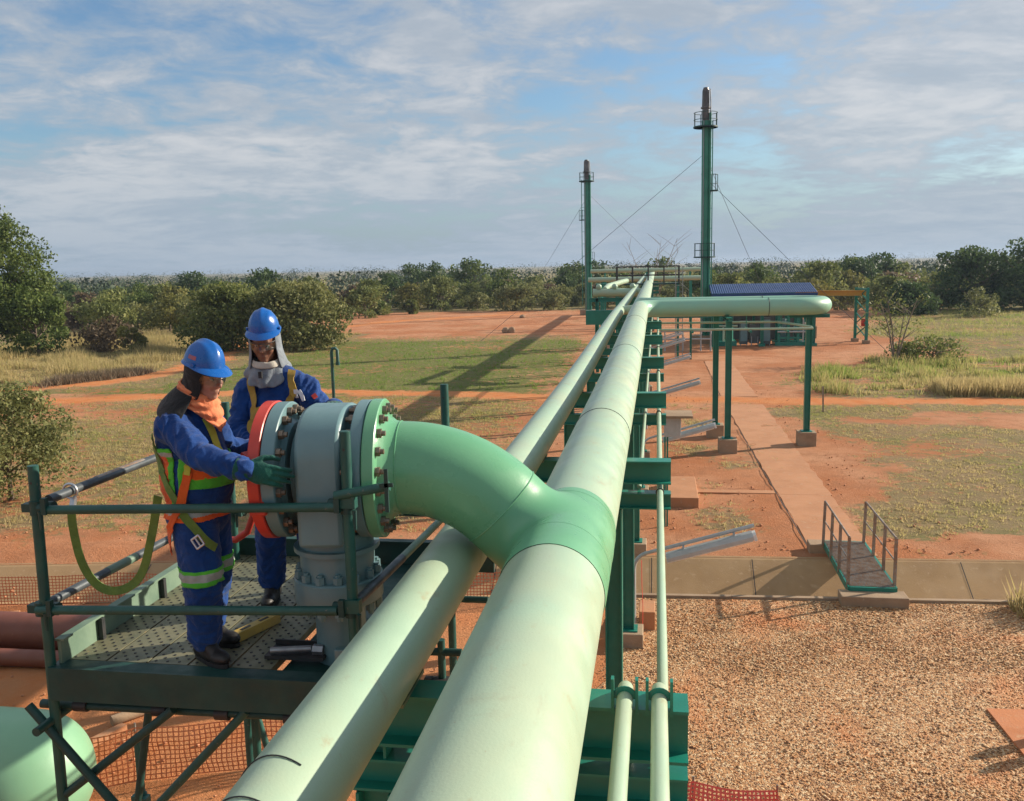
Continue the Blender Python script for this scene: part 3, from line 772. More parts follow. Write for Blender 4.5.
# --- grass: too many blades to count
M['grass'] = leafmat('grass_blade', (0.42, 0.33, 0.16), (0.31, 0.30, 0.10), (0.15, 0.25, 0.04), 0.5)
def grass(name, pos, hgt, dry, rs, blades=5, spread=0.06, wid=0.012, lean=0.5):
    n = len(pos); P_ = np.repeat(pos, blades, 0); hh = np.repeat(hgt, blades) * (0.5 + 0.7 * rs.rand(n * blades)); tn = np.repeat(dry, blades)
    a = rs.rand(n * blades) * 2 * PI; off = rs.rand(n * blades) * spread * (1 + np.repeat(hgt, blades))
    P_ = P_ + np.stack([np.cos(a) * off, np.sin(a) * off, 0 * a], 1)
    ln = lean * rs.rand(n * blades) * hh; b_ = a + rs.normal(size=n * blades) * 0.7
    tip = P_ + np.stack([np.cos(b_) * ln, np.sin(b_) * ln, hh], 1)
    q = rs.rand(n * blades) * PI; s_ = np.stack([np.cos(q), np.sin(q), 0 * q], 1) * (wid * (0.6 + 0.8 * rs.rand(n * blades)))[:, None]
    V = np.stack([P_ - s_, P_ + s_, tip], 1).reshape(-1, 3); F = np.arange(n * blades * 3).reshape(-1, 3)
    tone = np.clip(1 - tn + (rs.rand(n * blades) - .5) * 0.45, 0, 1)
    return tag(link(name, fast_mesh(name, V, F, M['grass'], np.repeat(tone, 3))), kind='stuff')
rs = np.random.RandomState(17)
pts = []; hs = []; ds = []
def try_spot(x, y, hmul=1.0, p=1.0):
    g, d, r = masks(x, y)
    pt = 0.5 + 0.9 * fbm(x * 1.9, y * 1.9, 4, 3)
    if rs.rand() < p * max(0, g * 1.2 + 0.45 * (pt - 0.5) - 0.25):
        pts.append((x, y, 0.0)); hs.append((0.04 + 0.085 * rs.rand() ** 2 * (0.5 + g)) * hmul); ds.append(d)
for _ in range(60000):                                   # short lawn left and right, near
    x = -26 + 46 * rs.rand(); y = 17.2 + 20 * rs.rand(); try_spot(x, y, 0.9 if x < 2 else 0.5, 1.0 if x < 2 else 0.75)
for _ in range(16000):
    x = -30 + 62 * rs.rand(); y = 37 + 34 * rs.rand(); try_spot(x, y, 1.3)
for _ in range(9000):
    x = 4 + 36 * rs.rand(); y = 66 + 34 * rs.rand(); try_spot(x, y, 2.6)
grass('short_grass', np.array(pts), np.array(hs), np.array(ds), rs, 6, 0.10, 0.014, 0.9)
pts = []; hs = []; ds = []
for _ in range(9000):                                    # straw coloured tall grass at left
    x = -52 + 27 * rs.rand(); y = 42 + 32 * rs.rand()
    if seg_d(x, y, TRACK) < 1.8 or seg_d(x, y, ROAD) < 1.8: continue
    if x > -29 + 0.0 and y < 56: continue
    pts.append((x, y, 0)); hs.append(max(0.08, 0.18 + 0.25 * rs.rand() + 0.7 * fbm(x * .35, y * .35))); ds.append(0.75 + 0.3 * rs.rand())
for _ in range(6500):                                    # rough grass on the right, behind the road
    x = 6.5 + 24 * rs.rand(); y = 38 + 13 * rs.rand()
    if masks(x, y)[0] < 0.35 + 0.3 * rs.rand() or fbm(x * .5, y * .5, 2) < -0.28 + 0.2 * rs.rand(): continue
    pts.append((x, y, 0)); hs.append(max(0.07, 0.10 + 0.17 * rs.rand() + 0.65 * fbm(x * .45, y * .45, 5))); ds.append(0.25 + 0.6 * rs.rand() + 0.5 * fbm(x * .4, y * .4, 11))
for _ in range(2200):                                    # the dry brown clump beside the road
    x = 11.4 + 8 * rs.rand(); y = 37.6 + 1.9 * rs.rand() + 0.5 * fbm(x, 1)
    pts.append((x, y, 0)); hs.append(0.35 + 0.35 * rs.rand()); ds.append(1.0)
for _ in range(160):                                     # dry stalks on the drain lip at the right edge
    x = 5.6 + 1.6 * rs.rand(); y = NEAR + shift(x) - 0.25 - 0.5 * rs.rand()
    pts.append((x, y, 0.02)); hs.append(0.2 + 0.3 * rs.rand()); ds.append(0.98)
grass('tall_grass', np.array(pts), np.array(hs), np.array(ds), rs, 9, 0.22, 0.022, 0.6)
# dark straw windrow beside the track at left, cut and lying
pts = []; hs = []; ds = []
for _ in range(700):
    f = rs.rand(); x = -30.7 + 2.2 * f + 0.3 * rs.normal(); y = 41.4 + 4.8 * f + 0.55 * rs.normal()
    pts.append((x, y, 0)); hs.append(0.25 + 0.3 * rs.rand()); ds.append(1.05)
o = grass('brown_brush', np.array(pts), np.array(hs), np.array(ds), rs, 9, 0.2, 0.022, 0.8)
mt = leafmat('dry_dark_brush', (0.17, 0.13, 0.085), (0.22, 0.17, 0.10), (0.22, 0.18, 0.10), 0.3); o.data.materials[0] = mt

# ------------------------------------------------------------------ the pipes
PX, PZ, PR = -0.492, 3.962, 0.254         # main pipe
LX, LZ, LR = -1.135, 3.867, 0.1595        # smaller pipe on its left
def rise(y): return 0.20 * ss(10, 27, y)
def arc(c, r, a0, a1, n, z):
    return [(c[0] + r * math.cos(a0 + (a1 - a0) * i / n), c[1] + r * math.sin(a0 + (a1 - a0) * i / n), z) for i in range(n + 1)]
def ring(mb, c, d, r, t=0.006, n=40):
    x, y, _ = basis(d)
    mb.tube([Vector(c) + (x * math.cos(2 * PI * i / n) + y * math.sin(2 * PI * i / n)) * r for i in range(n)], t, 6, closed=True)

main = thing('main_pipe', 'large pale green pipeline with the fresh green elbow, running to the right-hand loop', 'pipeline', (PX, 4.5, 0))
z1 = PZ + 0.20
mb = MB()
mb.tube([(PX, y, PZ + rise(y)) for y in [-3, 0, 2, 4.02]], PR, 56)
mb.build('pipe_barrel', M['mint'], main)
mb = MB(); LY0, LY1, LXE = 27.1, 28.75, 4.22
pts = [(PX, y, PZ + rise(y)) for y in [5.10] + [5.5 + 1.5 * i for i in range(14)]] + [(PX, 26.3, z1)]
pts += arc((PX + 0.62, 26.3 + 0.18), 0.62, PI, PI / 2, 10, z1)
pts += [(x, LY0, z1) for x in (1, 2.4, 3.6)] + arc((LXE - 0.2, (LY0 + LY1) / 2), (LY1 - LY0) / 2, -PI / 2, PI / 2, 18, z1)
pts += [(x, LY1, z1) for x in (3.6, 2.4, 1)] + arc((PX + 0.62, LY1 + 0.62), 0.62, -PI / 2, -PI, 10, z1)
pts += [(PX, y, z1 + 0.004 * (y - 30)) for y in (31, 35, 40, 46, 52, 60, 74, 90, 104)]
k1 = next(i for i, p in enumerate(pts) if p[1] > 25) ; k2 = next(i for i, p in enumerate(pts) if i > k1 and abs(p[0] - PX) < 1e-6 and p[1] > LY1) 
mb.tube(pts[:k1 + 1], PR, 48); mb.build('pipe_barrel', M['mint'], main)
mb = MB(); mb.tube(pts[k1:k2 + 1], PR, 48); mb.build('pipe_loop', M['mint_loop'], main)
mb = MB(); mb.tube(pts[k2:], PR, 48); mb.build('pipe_barrel', M['mint'], main)
mb = MB()
for y in (8.02, 14.2, 20.4):
    mb = MB(); ring(mb, (PX, y, PZ + rise(y)), (0, 1, 0), PR + 0.001, 0.004); mb.build('weld_seam', M['dark'], main)
for y in (LY0, LY1):
    mb = MB(); ring(mb, (3.2, y, z1), (1, 0, 0), PR + 0.002, 0.010); mb.build('weld_seam', M['dark'], main)
# wye fitting and its branch
BY = 4.72
mb = MB()
mb.tube([(PX, y, PZ) for y in (4.02, 4.08, 4.4, 4.8, 5.04, 5.10)], [PR + 0.003, PR + 0.007, PR + 0.007, PR + 0.007, PR + 0.007, PR + 0.003], 56, cap=False)
wy = mb.build('wye_fitting', M['green'], main)
RB = 0.762; FX, FZ = -1.385, 4.42
a45 = R(45)
VROT = R(6.5); VC = Vector((-1.0, 4.75, 0))
RM = Matrix.Rotation(VROT, 4, 'Z')
def turn(o):
    c = VC - ORG[o.name]; c.z = 0
    o.data.transform(Matrix.Translation(c) @ RM @ Matrix.Translation(-c)); return o
def turn_tree(o):
    if o.type == 'MESH': turn(o)
    for ch in o.children: turn_tree(ch)
ex, ez = FX + RB * math.sin(a45), FZ - RB * (1 - math.cos(a45))
# wye body: smooth union of barrel and slanting branch, solved on its own surface
BD = RM.to_3x3() @ Vector((math.cos(a45), 0, -math.sin(a45))); BO = VC + RM.to_3x3() @ (Vector((ex, BY, ez)) - VC)
def wye_sdf(p):
    d1 = math.hypot(p.x - PX, p.z - PZ) - (PR + 0.004)
    d = BD; q = p - BO; t = min(q.dot(d), 0.40)
    d2 = (q - d * t).length - PR
    k = 0.13; h = max(0.0, min(1.0, 0.5 + 0.5 * (d2 - d1) / k))
    return d2 + (d1 - d2) * h - k * h * (1 - h) * 0.9
def wye_solid():
    mb = MB(); d = BD; o = BO
    mb.cyl((PX, 4.03, PZ), (PX, 5.09, PZ), PR + 0.02, n=64); mb.cyl(o - d * 0.03, o + d * 0.45, PR + 0.012, n=64)
    me = bpy.data.meshes.new('tmp'); me.from_pydata(mb.v, [], mb.f); bm = bmesh.new(); bm.from_mesh(me); bmesh.ops.recalc_face_normals(bm, faces=bm.faces); bm.to_mesh(me); bm.free()
    ob = bpy.data.objects.new('tmp', me); COL.objects.link(ob)
    r_ = ob.modifiers.new('r', 'REMESH'); r_.mode = 'VOXEL'; r_.voxel_size = 0.013
    s_ = ob.modifiers.new('s', 'SMOOTH'); s_.iterations = 8
    dg = bpy.context.evaluated_depsgraph_get(); dg.update(); o2 = bpy.data.meshes.new_from_object(ob.evaluated_get(dg)); bpy.data.objects.remove(ob)
    keep = []
    for p in o2.polygons:
        c = p.center
        if c.y < 4.045 or c.y > 5.075 or (c - o).dot(d) < -0.018: continue
        keep.append(tuple(p.vertices))
    vs = []
    for v in o2.vertices:
        p = v.co.copy()
        for _ in range(7):
            f = wye_sdf(p); e = 1e-4
            g = Vector((wye_sdf(p + Vector((e, 0, 0))) - f, wye_sdf(p + Vector((0, e, 0))) - f, wye_sdf(p + Vector((0, 0, e))) - f)) / e
            if g.length > 0.05: p -= g * (f / g.length_squared)
        vs.append(p)
    used = sorted({i for f in keep for i in f}); mp = {i: k for k, i in enumerate(used)}
    return MB().add([vs[i] for i in used], [tuple(mp[i] for i in f) for f in keep])
def wyemat():
    mt, t, b = newmat('fresh_green_paint_with_pale_overspray'); v = geopos(t); sp = nd(t, 'ShaderNodeSeparateXYZ'); t.links.new(v, sp.inputs[0])
    dist = tmath(t, 'ABSOLUTE', tmath(t, 'SUBTRACT', sp.outputs[1], 4.66)); zf = trange(t, sp.outputs[0], -0.66, -0.50)
    f = tmath(t, 'MULTIPLY', trange(t, tmath(t, 'ADD', dist, tmath(t, 'MULTIPLY', tnoise(t, v, 14, 4), 0.08)), 0.26, 0.52), zf)
    base = tmix(t, trange(t, tnoise(t, v, 2.0, 6), 0.35, 0.68, 0, 0.8), (0.14, 0.375, 0.205), (0.118, 0.33, 0.178))
    t.links.new(tmix(t, tmath(t, 'MULTIPLY', f, 0.55), base, (0.29, 0.48, 0.31)), b.inputs['Base Color'])
    b.inputs['Roughness'].default_value = 0.36; tbump(t, b, tnoise(t, v, 70, 3), 0.05, 0.01)
    return mt
wye_solid().build('wye_branch', wyemat(), main, ang=80)
mb = MB()
pts = [(FX, BY, FZ)] + [(FX + RB * math.sin(a45 * i / 20), BY, FZ - RB * (1 - math.cos(a45 * i / 20))) for i in range(1, 21)]
mb.tube(pts, PR, 64, cap=False)
turn(mb.build('elbow', M['green'], main))
mb = MB()
for c_, d_, r_ in ((BO, BD, PR + 0.001), (VC + RM.to_3x3() @ (Vector((FX, BY, FZ)) - VC), RM.to_3x3() @ Vector((1, 0, 0)), PR + 0.001), ((PX, 4.36, PZ), (0, 1, 0), PR + 0.0045), ((PX, 5.0, PZ), (0, 1, 0), PR + 0.0045)):
    mb = MB(); ring(mb, c_, d_, r_, 0.004, 56); mb.build('weld_seam', M['green'], main)
mb = MB()
mb.lathe((FX, BY, FZ), (-1, 0, 0), [(0, PR), (0.03, PR + 0.006), (0.06, PR + 0.03), (0.082, PR + 0.05), (0.085, 0.374), (0.09, 0.380), (0.145, 0.380), (0.15, 0.375), (0.15, 0.25)], 64)
fl = mb.build('flange', M['green'], main)
def studs(x0, x1, r, n, parent, nut=0.024, both=True, name='bolt', cyc=(BY, FZ), dx=1):
    for i in range(n):
        a = 2 * PI * (i + 0.5) / n; y, z = cyc[0] + r * math.cos(a), cyc[1] + r * math.sin(a)
        b = MB(); b.cyl((x0, y, z), (x1, y, z), nut * 0.55, n=8)
        b.hexnut((x1 - 0.055, y, z), (1, 0, 0), nut, 0.035)
        if both: b.hexnut((x0 + 0.02, y, z), (1, 0, 0), nut, 0.035)
        b.build(name, M['bolt'], parent)
studs(-1.65, -1.425, 0.332, 20, fl, 0.026)
turn_tree(fl)

tag(main, None)
# smaller pipe
sp_ = thing('small_bore_pipeline', 'thinner pale green pipe running left of the large pipe and under the green elbow', 'pipeline', (LX, 4.5, 0))
mb = MB()
pts = [(LX, y, LZ + rise(y)) for y in [-3, 0, 3, 6] + [8 + 2 * i for i in range(10)]] + [(LX, 27.6, LZ + .2), (LX, 30, LZ + .2), (LX, 40, LZ + .25), (LX, 60, LZ + .3), (LX, 74, LZ + .35), (LX, 104, LZ + .4)]
mb.tube(pts, LR, 44); mb.build('pipe_barrel', M['mint'], sp_)
mb = MB(); mb.tube([(LX + 0.05, 27.9, LZ + 0.2), (PX, 27.9, LZ + 0.27)], 0.13, 24)
mb.build('crossover', M['mint'], sp_)
for y in (2.2, 2.42):
    mb = MB(); mb.tube([(LX + (LR + 0.003) * math.cos(a), y - 0.02 * math.sin(a * 2), LZ + (LR + 0.003) * math.sin(a)) for a in [PI * (0.36 + 0.70 * i / 20) for i in range(21)]], 0.0024, 6)
    mb.build('binding_wire', M['dark'], sp_)
for y in (3.55, 8.25, 12.6, 16.85, 21.1):
    mb = MB(); mb.box((LX, y, LZ + rise(y) - LR - 0.012 + 0.008), (0.20, 0.34, 0.016)); mb.box((LX, y, LZ + rise(y) - LR + 0.006), (0.02, 0.3, 0.05))
    mb.build('pipe_shoe', M['mesh_panel'], sp_)

# ---------------- rack frames
RZ = 3.702                                   # underside of both pipes: top of the upper beam
def rack(y, loc_label, name='pipe_rack_frame', ztop=RZ, first=False, xr=0.13):
    t = thing(name, loc_label, 'pipe support', (-0.75, y, 0), 'rack frames carrying the pipelines')
    zt = ztop + rise(y) - (0.0 if rise(y) else 0)
    hb = 0.235 if first else 0.215
    mb = MB(); mb.ibeam((-1.42, y, zt - hb / 2 - 0.004), (xr, y, zt - hb / 2 - 0.004), hb, 0.165, 0.012, 0.014); mb.build('upper_beam', M['steel'], t, smooth=False)
    mb = MB(); mb.ibeam((-1.42, y, zt - 0.31 - 0.075), (xr, y, zt - 0.31 - 0.075), 0.15, 0.14, 0.01, 0.012); mb.build('lower_beam', M['steel'], t, smooth=False)
    for x in (-1.22, -0.40):
        mb = MB(); mb.ibeam((x, y, 0.22), (x, y, zt - 0.47), 0.16, 0.16, 0.012, 0.014, (1, 0, 0)); mb.ibeam((x, y, zt - 0.312), (x, y, zt - hb - 0.005), 0.12, 0.12, 0.01, 0.012, (1, 0, 0))
        mb.box((x, y, 0.235), (0.26, 0.26, 0.02))
        mb.build('column', M['steel'], t, smooth=False)
        mb = MB(); mb.box((x, y, 0.08), (0.42, 0.42, 0.29)); mb.build('plinth', M['conc'], t, smooth=False, bevel=0.012)
    return t
words = ['nearest green rack frame, carrying the two thin pipes in clamps', 'second green rack frame from the camera, just beyond the green elbow',
         'third green rack frame from the camera, beyond the concrete drain', 'fourth green rack frame from the camera, near the pale junction box', 'fifth green rack frame from the camera, just short of the loop',
         'sixth green rack frame, right under the corner where the loop leaves the pipeline', 'seventh green rack frame, first one beyond the loop', 'eighth green rack frame, second one beyond the loop', 'ninth green rack frame, third one beyond the loop', 'tenth green rack frame, last before the far valve platform', 'first green rack frame beyond the far valve platform', 'second green rack frame beyond the far valve platform', 'third green rack frame beyond the far valve platform', 'last green rack frame, beside the foot of the smaller stack']
for k, y in enumerate((3.56, 8.25, 12.6, 16.85, 21.1, 25.3, 30.8, 35.0, 39.2, 43.5, 62.0, 74.0, 86.0, 98.0)):
    rack(y, words[k], first=(k == 0))

# ---------------- thin pipes on the rack
def clamp(mb, x, y, z, r):
    for s in (-1, 1):
        mb.box((x + s * (r + 0.016), y, z + 0.012), (0.012, 0.035, 0.15))
    mb.tube([(x + (r + 0.004) * math.cos(a), y, z + (r + 0.004) * math.sin(a)) for a in [PI * i / 10 for i in range(11)]], 0.006, 6, flat=3)
ZN = RZ + 0.037
for x, nm, lab in ((-0.128, 'thin_pipe', 'left of the two thin pale pipes clamped on the nearest rack frame'), (0.012, 'thin_pipe', 'right of the two thin pale pipes clamped on the nearest rack frame')):
    t = thing(nm, lab, 'pipe', (x, 3.6, ZN), 'thin pipes on the rack')
    mb = MB(); pts = [(x, -2, ZN), (x, 1, ZN), (x, 3.56, ZN)] + [(x, 3.56 + 0.07 * math.sin(a), ZN - 0.07 + 0.07 * math.cos(a)) for a in [PI / 2 * i / 6 for i in range(1, 7)]] + [(x, 3.63, 3.3)]
    mb.tube(pts, 0.0325, 20); mb.build('pipe', M['mint'], t)
    mb = MB(); clamp(mb, x, 3.49, ZN, 0.033); mb.build('clamp', M['steel'], t)
t = thing('thin_pipe', 'long thin pale pipe between the beams right of the large pipe', 'pipe', (0.03, 8, 3.44), 'thin pipes on the rack')
mb = MB(); mb.tube([(0.03, 3.73, 3.3), (0.03, 3.75, 3.36), (0.03, 3.82, 3.405), (0.03, 4.4, 3.43), (0.03, 8, 3.43), (0.03, 12.6, 3.43), (0.03, 16.8, 3.5), (0.03, 26, 3.62), (0.03, 44, 3.63)], 0.0285, 18); mb.build('pipe', M['mint'], t)
mb = MB()
for y in (8.1, 12.5, 16.7, 21):
    mb = MB(); ring(mb, (0.03, y, 3.43 + (0.07 if y > 14 else 0) + (.06 if y > 20 else 0)), (0, 1, 0), 0.033, 0.007, 20)
    mb.build('u_bolt', M['dark'], t)
for x, r, lab in ((-0.16, 0.02, 'thin green pipe lying beside the long pale one on the lower beams'),):
    mb = MB(); mb.tube([(x, 8.3, 3.40 + r), (x, 12.6, 3.4 + r), (x, 16.85, 3.47 + r), (x, 26, 3.6 + r), (x, 44, 3.6 + r)], r, 12)
    tag(mb.build('thin_pipe', M['mint'], origin=(x, 8.3, 3.4)), lab, 'pipe', 'thin pipes on the rack')

# ---------------- loop supports
def post_support(x, y, label, ztop, cap=None):
    t = thing('loop_support_post', label, 'pipe support', (x, y, 0), 'posts carrying the pipe loop')
    mb = MB(); mb.ibeam((x, y, 0.43), (x, y, ztop), 0.17, 0.17, 0.012, 0.014, (1, 0, 0)); mb.box((x, y, 0.42), (0.3, 0.3, 0.025)); mb.build('column', M['steel'], t, smooth=False)
    mb = MB(); mb.box((x, y, 0.19), (0.52, 0.52, 0.44)); mb.build('plinth', M['conc'], t, smooth=False, bevel=0.015)
    if cap:
        mb = MB(); mb.ibeam(cap[0], cap[1], 0.10, 0.14, 0.01, 0.012); mb.build('cap_beam', M['steel'], t, smooth=False)
post_support(2.03, 26.35, 'nearer of the two close green posts under the pipe loop, by the path', 3.80, ((2.03, 26.2, 3.855), (2.03, 29.2, 3.855)))
post_support(1.82, 28.7, 'farther of the two close green posts under the loop, half behind the other', 3.80, ((1.55, 28.7, 3.855), (1.97, 28.7, 3.855)))
post_support(4.42, 27.55, 'lone green post under the right-hand end of the loop', 3.80, ((3.85, 27.55, 3.855), (5.0, 27.55, 3.855)))
t = thing('thin_pipe_loop', 'thin pale green pipe loop hanging just below the large loop', 'pipe', (1.5, 26.4, 3.5), 'thin pipes on the rack')
mb = MB(); z = 3.60
mb.tube([(0.03, 26.0, z), (1.2, 26.0, z), (3.2, 26.0, z), (4.1, 26.0, z), (4.28, 26.06, z), (4.28, 26.3, z + 0.02), (3.9, 26.9, z + .06), (3.5, 27.3, z + .1)], 0.032, 12)
mb.tube([(0.03, 27.4, z + 0.1), (1.2, 27.4, z + 0.1), (3.3, 27.4, z + 0.1), (3.6, 27.4, z + 0.1), (4.28, 26.3, z + 0.02)], 0.032, 12)
mb.build('pipe', M['mint'], t)
mb = MB()
for x in (1.0, 2.6, 3.6):
    mb.box((x, 26.7, 3.53), (0.05, 1.7, 0.05)); mb.cyl((x, 27.3, 3.55), (x, 27.3, 3.94), 0.012)
mb.build('hanger', M['steel'], t)

# ---------------- lamps on bent conduit
def lamp(y, label):
    s = 1.0
    t = thing('tube_lamp', label, 'lamp', (-0.33, y, 0), 'tube lamps on bent conduits along the rack')
    mb = MB(); x0 = -0.33
    pts = [(x0, y, 0), (x0, y, 0.6), (x0, y, 1.0)] + [(x0 + 0.26 - 0.26 * math.cos(a), y, 1.0 + 0.26 * math.sin(a)) for a in [R(70) * i / 7 for i in range(1, 8)]]
    e = Vector(pts[-1]); d = Vector((1, 0, 0.30)).normalized()
    pts += [e + d * 0.5, e + d * 1.62]
    mb.tube(pts, 0.028, 12); mb.build('conduit', M['greymetal'], t)
    o = e + d * 0.32 + Vector((0, -0.07, -0.13))
    mb = MB(); mb.prism(o, o + d * 1.28, [(-0.10, -0.04), (0.10, -0.04), (0.10, 0.012), (0.06, 0.065), (-0.06, 0.065), (-0.10, 0.012)]); mb.build('lamp_housing', M['greymetal'], t, smooth=False)
    mb = MB(); mb.prism(o + Vector((0, 0, -0.036)), o + d * 1.27 + Vector((0, 0, -0.036)), [(-0.07, -0.03), (0.07, -0.03), (0.08, 0.004), (-0.08, 0.004)]); mb.build('diffuser', M['white'], t, smooth=False)
    mb = MB(); mb.prism(o + d * 1.28, o + d * 1.325, [(-0.09, -0.06), (0.09, -0.06), (0.09, 0.03), (0.05, 0.06), (-0.05, 0.06), (-0.09, 0.03)]); mb.build('end_cap', M['white'], t, smooth=False)
    mb = MB()
    for f in (0.25, 1.0):
        q = o + d * f; mb.box(q + Vector((0, 0.03, 0.075)), (0.03, 0.07, 0.07))
    mb.build('bracket', M['greymetal'], t)
for y, lab in ((13.0, 'nearest tube lamp on a bent grey conduit, over the bare soil behind the drain'), (22.0, 'second nearest tube lamp, reaching out beside the near loop plinth'), (30.0, 'third tube lamp from the camera, just beyond the loop'),
               (38.3, 'fourth tube lamp from the camera, in front of the shed shadow'), (46.5, 'fifth tube lamp from the camera, sunlit and tiny beside the rack'), (51.0, 'farthest tube lamp beside the rack, brightest of the row')):
    lamp(y, lab)

# pale junction box on legs near the rack
t = thing('junction_box', 'pale flat-topped equipment box on thin legs beside the rack under the second lamp', 'box', (0.36, 18.5, 0))
mb = MB(); mb.box((0.32, 18.6, 2.16), (0.34, 0.4, 0.40)); mb.build('box_body', M['greymetal'], t, smooth=False, bevel=0.01)
mb = MB(); mb.box((0.44, 18.6, 2.40), (0.56, 0.75, 0.05)); mb.build('box_lid', M['conc'], t, smooth=False)
for a in (0.17, 0.22):
    mb = MB(); mb.bar((a, 18.55 + a * 0.5, 0), (a, 18.55 + a * 0.5, 1.97), 0.035, 0.035); mb.build('leg', M['steel'], t, smooth=False)
# raised concrete slab beside the rack
mb = MB(); mb.box((0.58, 21.2, 0.10), (0.72, 2.1, 0.26))
tag(mb.build('concrete_slab', M['conc_red'], origin=(0.58, 21.2, 0), smooth=False, bevel=0.015), 'square raised concrete slab on the soil beside the rack', 'slab')
# orange footing and red tape at the nearest lamp pole
mb = MB(); mb.box((-0.14, 13.3, 0.14), (0.24, 0.5, 0.34)); tag(mb.build('concrete_block', M['conc_red'], origin=(-0.14, 13.3, 0), smooth=False, bevel=0.01), 'soil stained concrete block at the foot of the nearest lamp pole', 'block')
mb = MB(); mb.tube([(-0.22, 12.95, 1.15), (-0.215, 12.93, 0.8), (-0.2, 12.93, 0.45), (-0.205, 12.9, 0.03)], 0.018, 6, flat=0.3)
tag(mb.build('warning_tape', M['red'], origin=(-0.22, 12.95, 0)), 'red warning tape hanging beside the nearest lamp pole', 'tape')
# cable drum / coil between the pipes
cb = MB()
for i in range(7):
    ring(cb, (-1.02 - 0.015 * (i % 3), 9.9 + 0.05 * i, 1.55 + 0.02 * (i % 2)), (0.5, 1, 0.1), 0.42 + 0.02 * (i % 3), 0.016, 28)
tag(cb.build('cable_coil', M['rubber'], origin=(-1.02, 10, 1.1)), 'coil of black cable hanging on the rack between the two pipes', 'cable')

# ------------------------------------------------------------------ scaffold work platform
M['greytube'] = paint('grey_weathered_tube', (0.085, 0.10, 0.11), 0.45, (0.05, 0.06, 0.065), 6, 0.9, (0.2, 0.17, 0.13), metal=0.3, spot_thr=(0.62, 0.72))
DZ = 3.37                                      # deck level
X0, X1, Y0, Y1 = -3.29, -1.55, 4.25, 6.15
sc = thing('scaffold_platform', 'dark green tube scaffold platform with perforated deck around the grey valve', 'scaffold', (-2.4, 5.2, 0))
TR = 0.0245
def tubep(name, pts, mat='scaf', r=TR, parent=None):
    mb = MB(); mb.tube(pts, r, 16); return mb.build(name, M[mat], parent or sc)
def coupler(p, name='coupler', mat='darkbeam', axis=(1, 0, 0)):
    mb = MB(); p = Vector(p)
    mb.cyl(p - Vector((0, 0, 0.038)), p + Vector((0, 0, 0.038)), 0.038, n=12)
    mb.cyl(p + Vector(axis) * 0.02, p + Vector(axis) * 0.10, 0.036, n=10)
    mb.box(p + Vector((0.06 * axis[0] + 0.02, -0.045, 0.02)), (0.028, 0.03, 0.09)); mb.cyl(p + Vector((0.05, -0.045, -0.11)), p + Vector((0.05, -0.045, -0.01)), 0.009, 0.013, 8)
    mb.box(p + Vector((-0.05, 0, 0)), (0.05, 0.05, 0.045))
    return mb.build(name, M[mat], sc)
posts = [((-3.30, Y0), 4.50, (-3.36, Y0)), ((-1.545, Y0), 4.70, (-1.56, Y0)), ((-3.12, 6.1), 4.56, (-3.12, 6.1)), ((-1.455, 6.03), 4.70, (-1.46, 6.03))]
for (x, y), zt, (xb, yb) in posts:
    mb = MB(); mb.cyl((xb, yb, 0.04), (x, y, zt), TR + 0.004, n=18); mb.cyl((x, y, zt), (x, y, zt + 0.001), TR - 0.003, n=18)
    p = mb.build('post', M['scaf'], sc)
    d = MB(); d.cyl((x, y - TR - 0.005, zt - 0.09), (x, y - TR - 0.003, zt - 0.09), 0.007, n=10); d.build('pin_hole', M['dark'], p)
    b = MB(); b.box((xb, yb, 0.03), (0.15, 0.15, 0.015)); b.build('base_plate', M['darkbeam'], sc)
# guard rails
tubep('guard_rail', [(-3.24, Y0 - 0.03, 4.265), (-1.60, Y0 - 0.03, 4.315)])
tubep('guard_rail', [(-3.34, Y0 - 0.03, 3.70), (-1.62, Y0 - 0.03, 3.765)])
tubep('guard_rail', [(-3.28, 4.32, 4.295), (-3.24, 6.2, 4.31)], 'greytube', 0.026)
tubep('guard_rail_sleeve', [(-3.2745, 4.74, 4.299), (-3.264, 5.22, 4.303)], 'rusty', 0.0275)
tubep('guard_rail', [(-3.32, 4.26, 3.715), (-3.24, 6.2, 3.72)], 'greytube', 0.026)
tubep('guard_rail_sleeve', [(-3.299, 4.80, 3.7166), (-3.285, 5.08, 3.7172)], 'mesh_panel', 0.0275)
tubep('guard_rail', [(-3.14, 6.14, 4.34), (-1.43, 6.09, 4.36)], 'scaf')
tubep('guard_rail', [(-3.14, 6.14, 3.74), (-1.43, 6.09, 3.76)], 'scaf')
tubep('guard_rail', [(-1.53, 4.25, 3.80), (-1.50, 5.0, 3.79)], 'greytube', 0.026)
tubep('guard_rail', [(-1.50, 5.0, 3.79), (-1.46, 6.25, 3.77)], 'mesh_panel', 0.024)
tubep('guard_rail', [(-1.60, 4.21, 4.375), (-1.545, 4.215, 4.385), (-1.32, 4.235, 4.425)])
mb = MB(); mb.bar((-1.325, 4.2, 4.52), (-1.325, 4.2, 4.30), 0.012, 0.02); mb.bar((-1.36, 4.2, 4.435), (-1.29, 4.2, 4.44), 0.012, 0.02); mb.build('rail_clip', M['darkbeam'], sc)
for p in ((-3.30, Y0, 4.27), (-3.33, Y0, 3.70), (-3.12, 6.1, 4.34), (-3.12, 6.1, 3.74)): coupler(p)
for p in ((-1.548, Y0, 4.315), (-1.552, Y0, 3.765)): coupler(p, axis=(-1, 0, 0))
for p in ((-1.548, Y0, 4.345), (-1.552, Y0, 3.79)):
    mb = MB(); mb.box(Vector(p) + Vector((0.0, -0.034, 0)), (0.075, 0.014, 0.07)); mb.box(Vector(p) + Vector((0.045, -0.02, 0)), (0.014, 0.05, 0.07))
    mb.build('coupler', M['scaf'], sc)
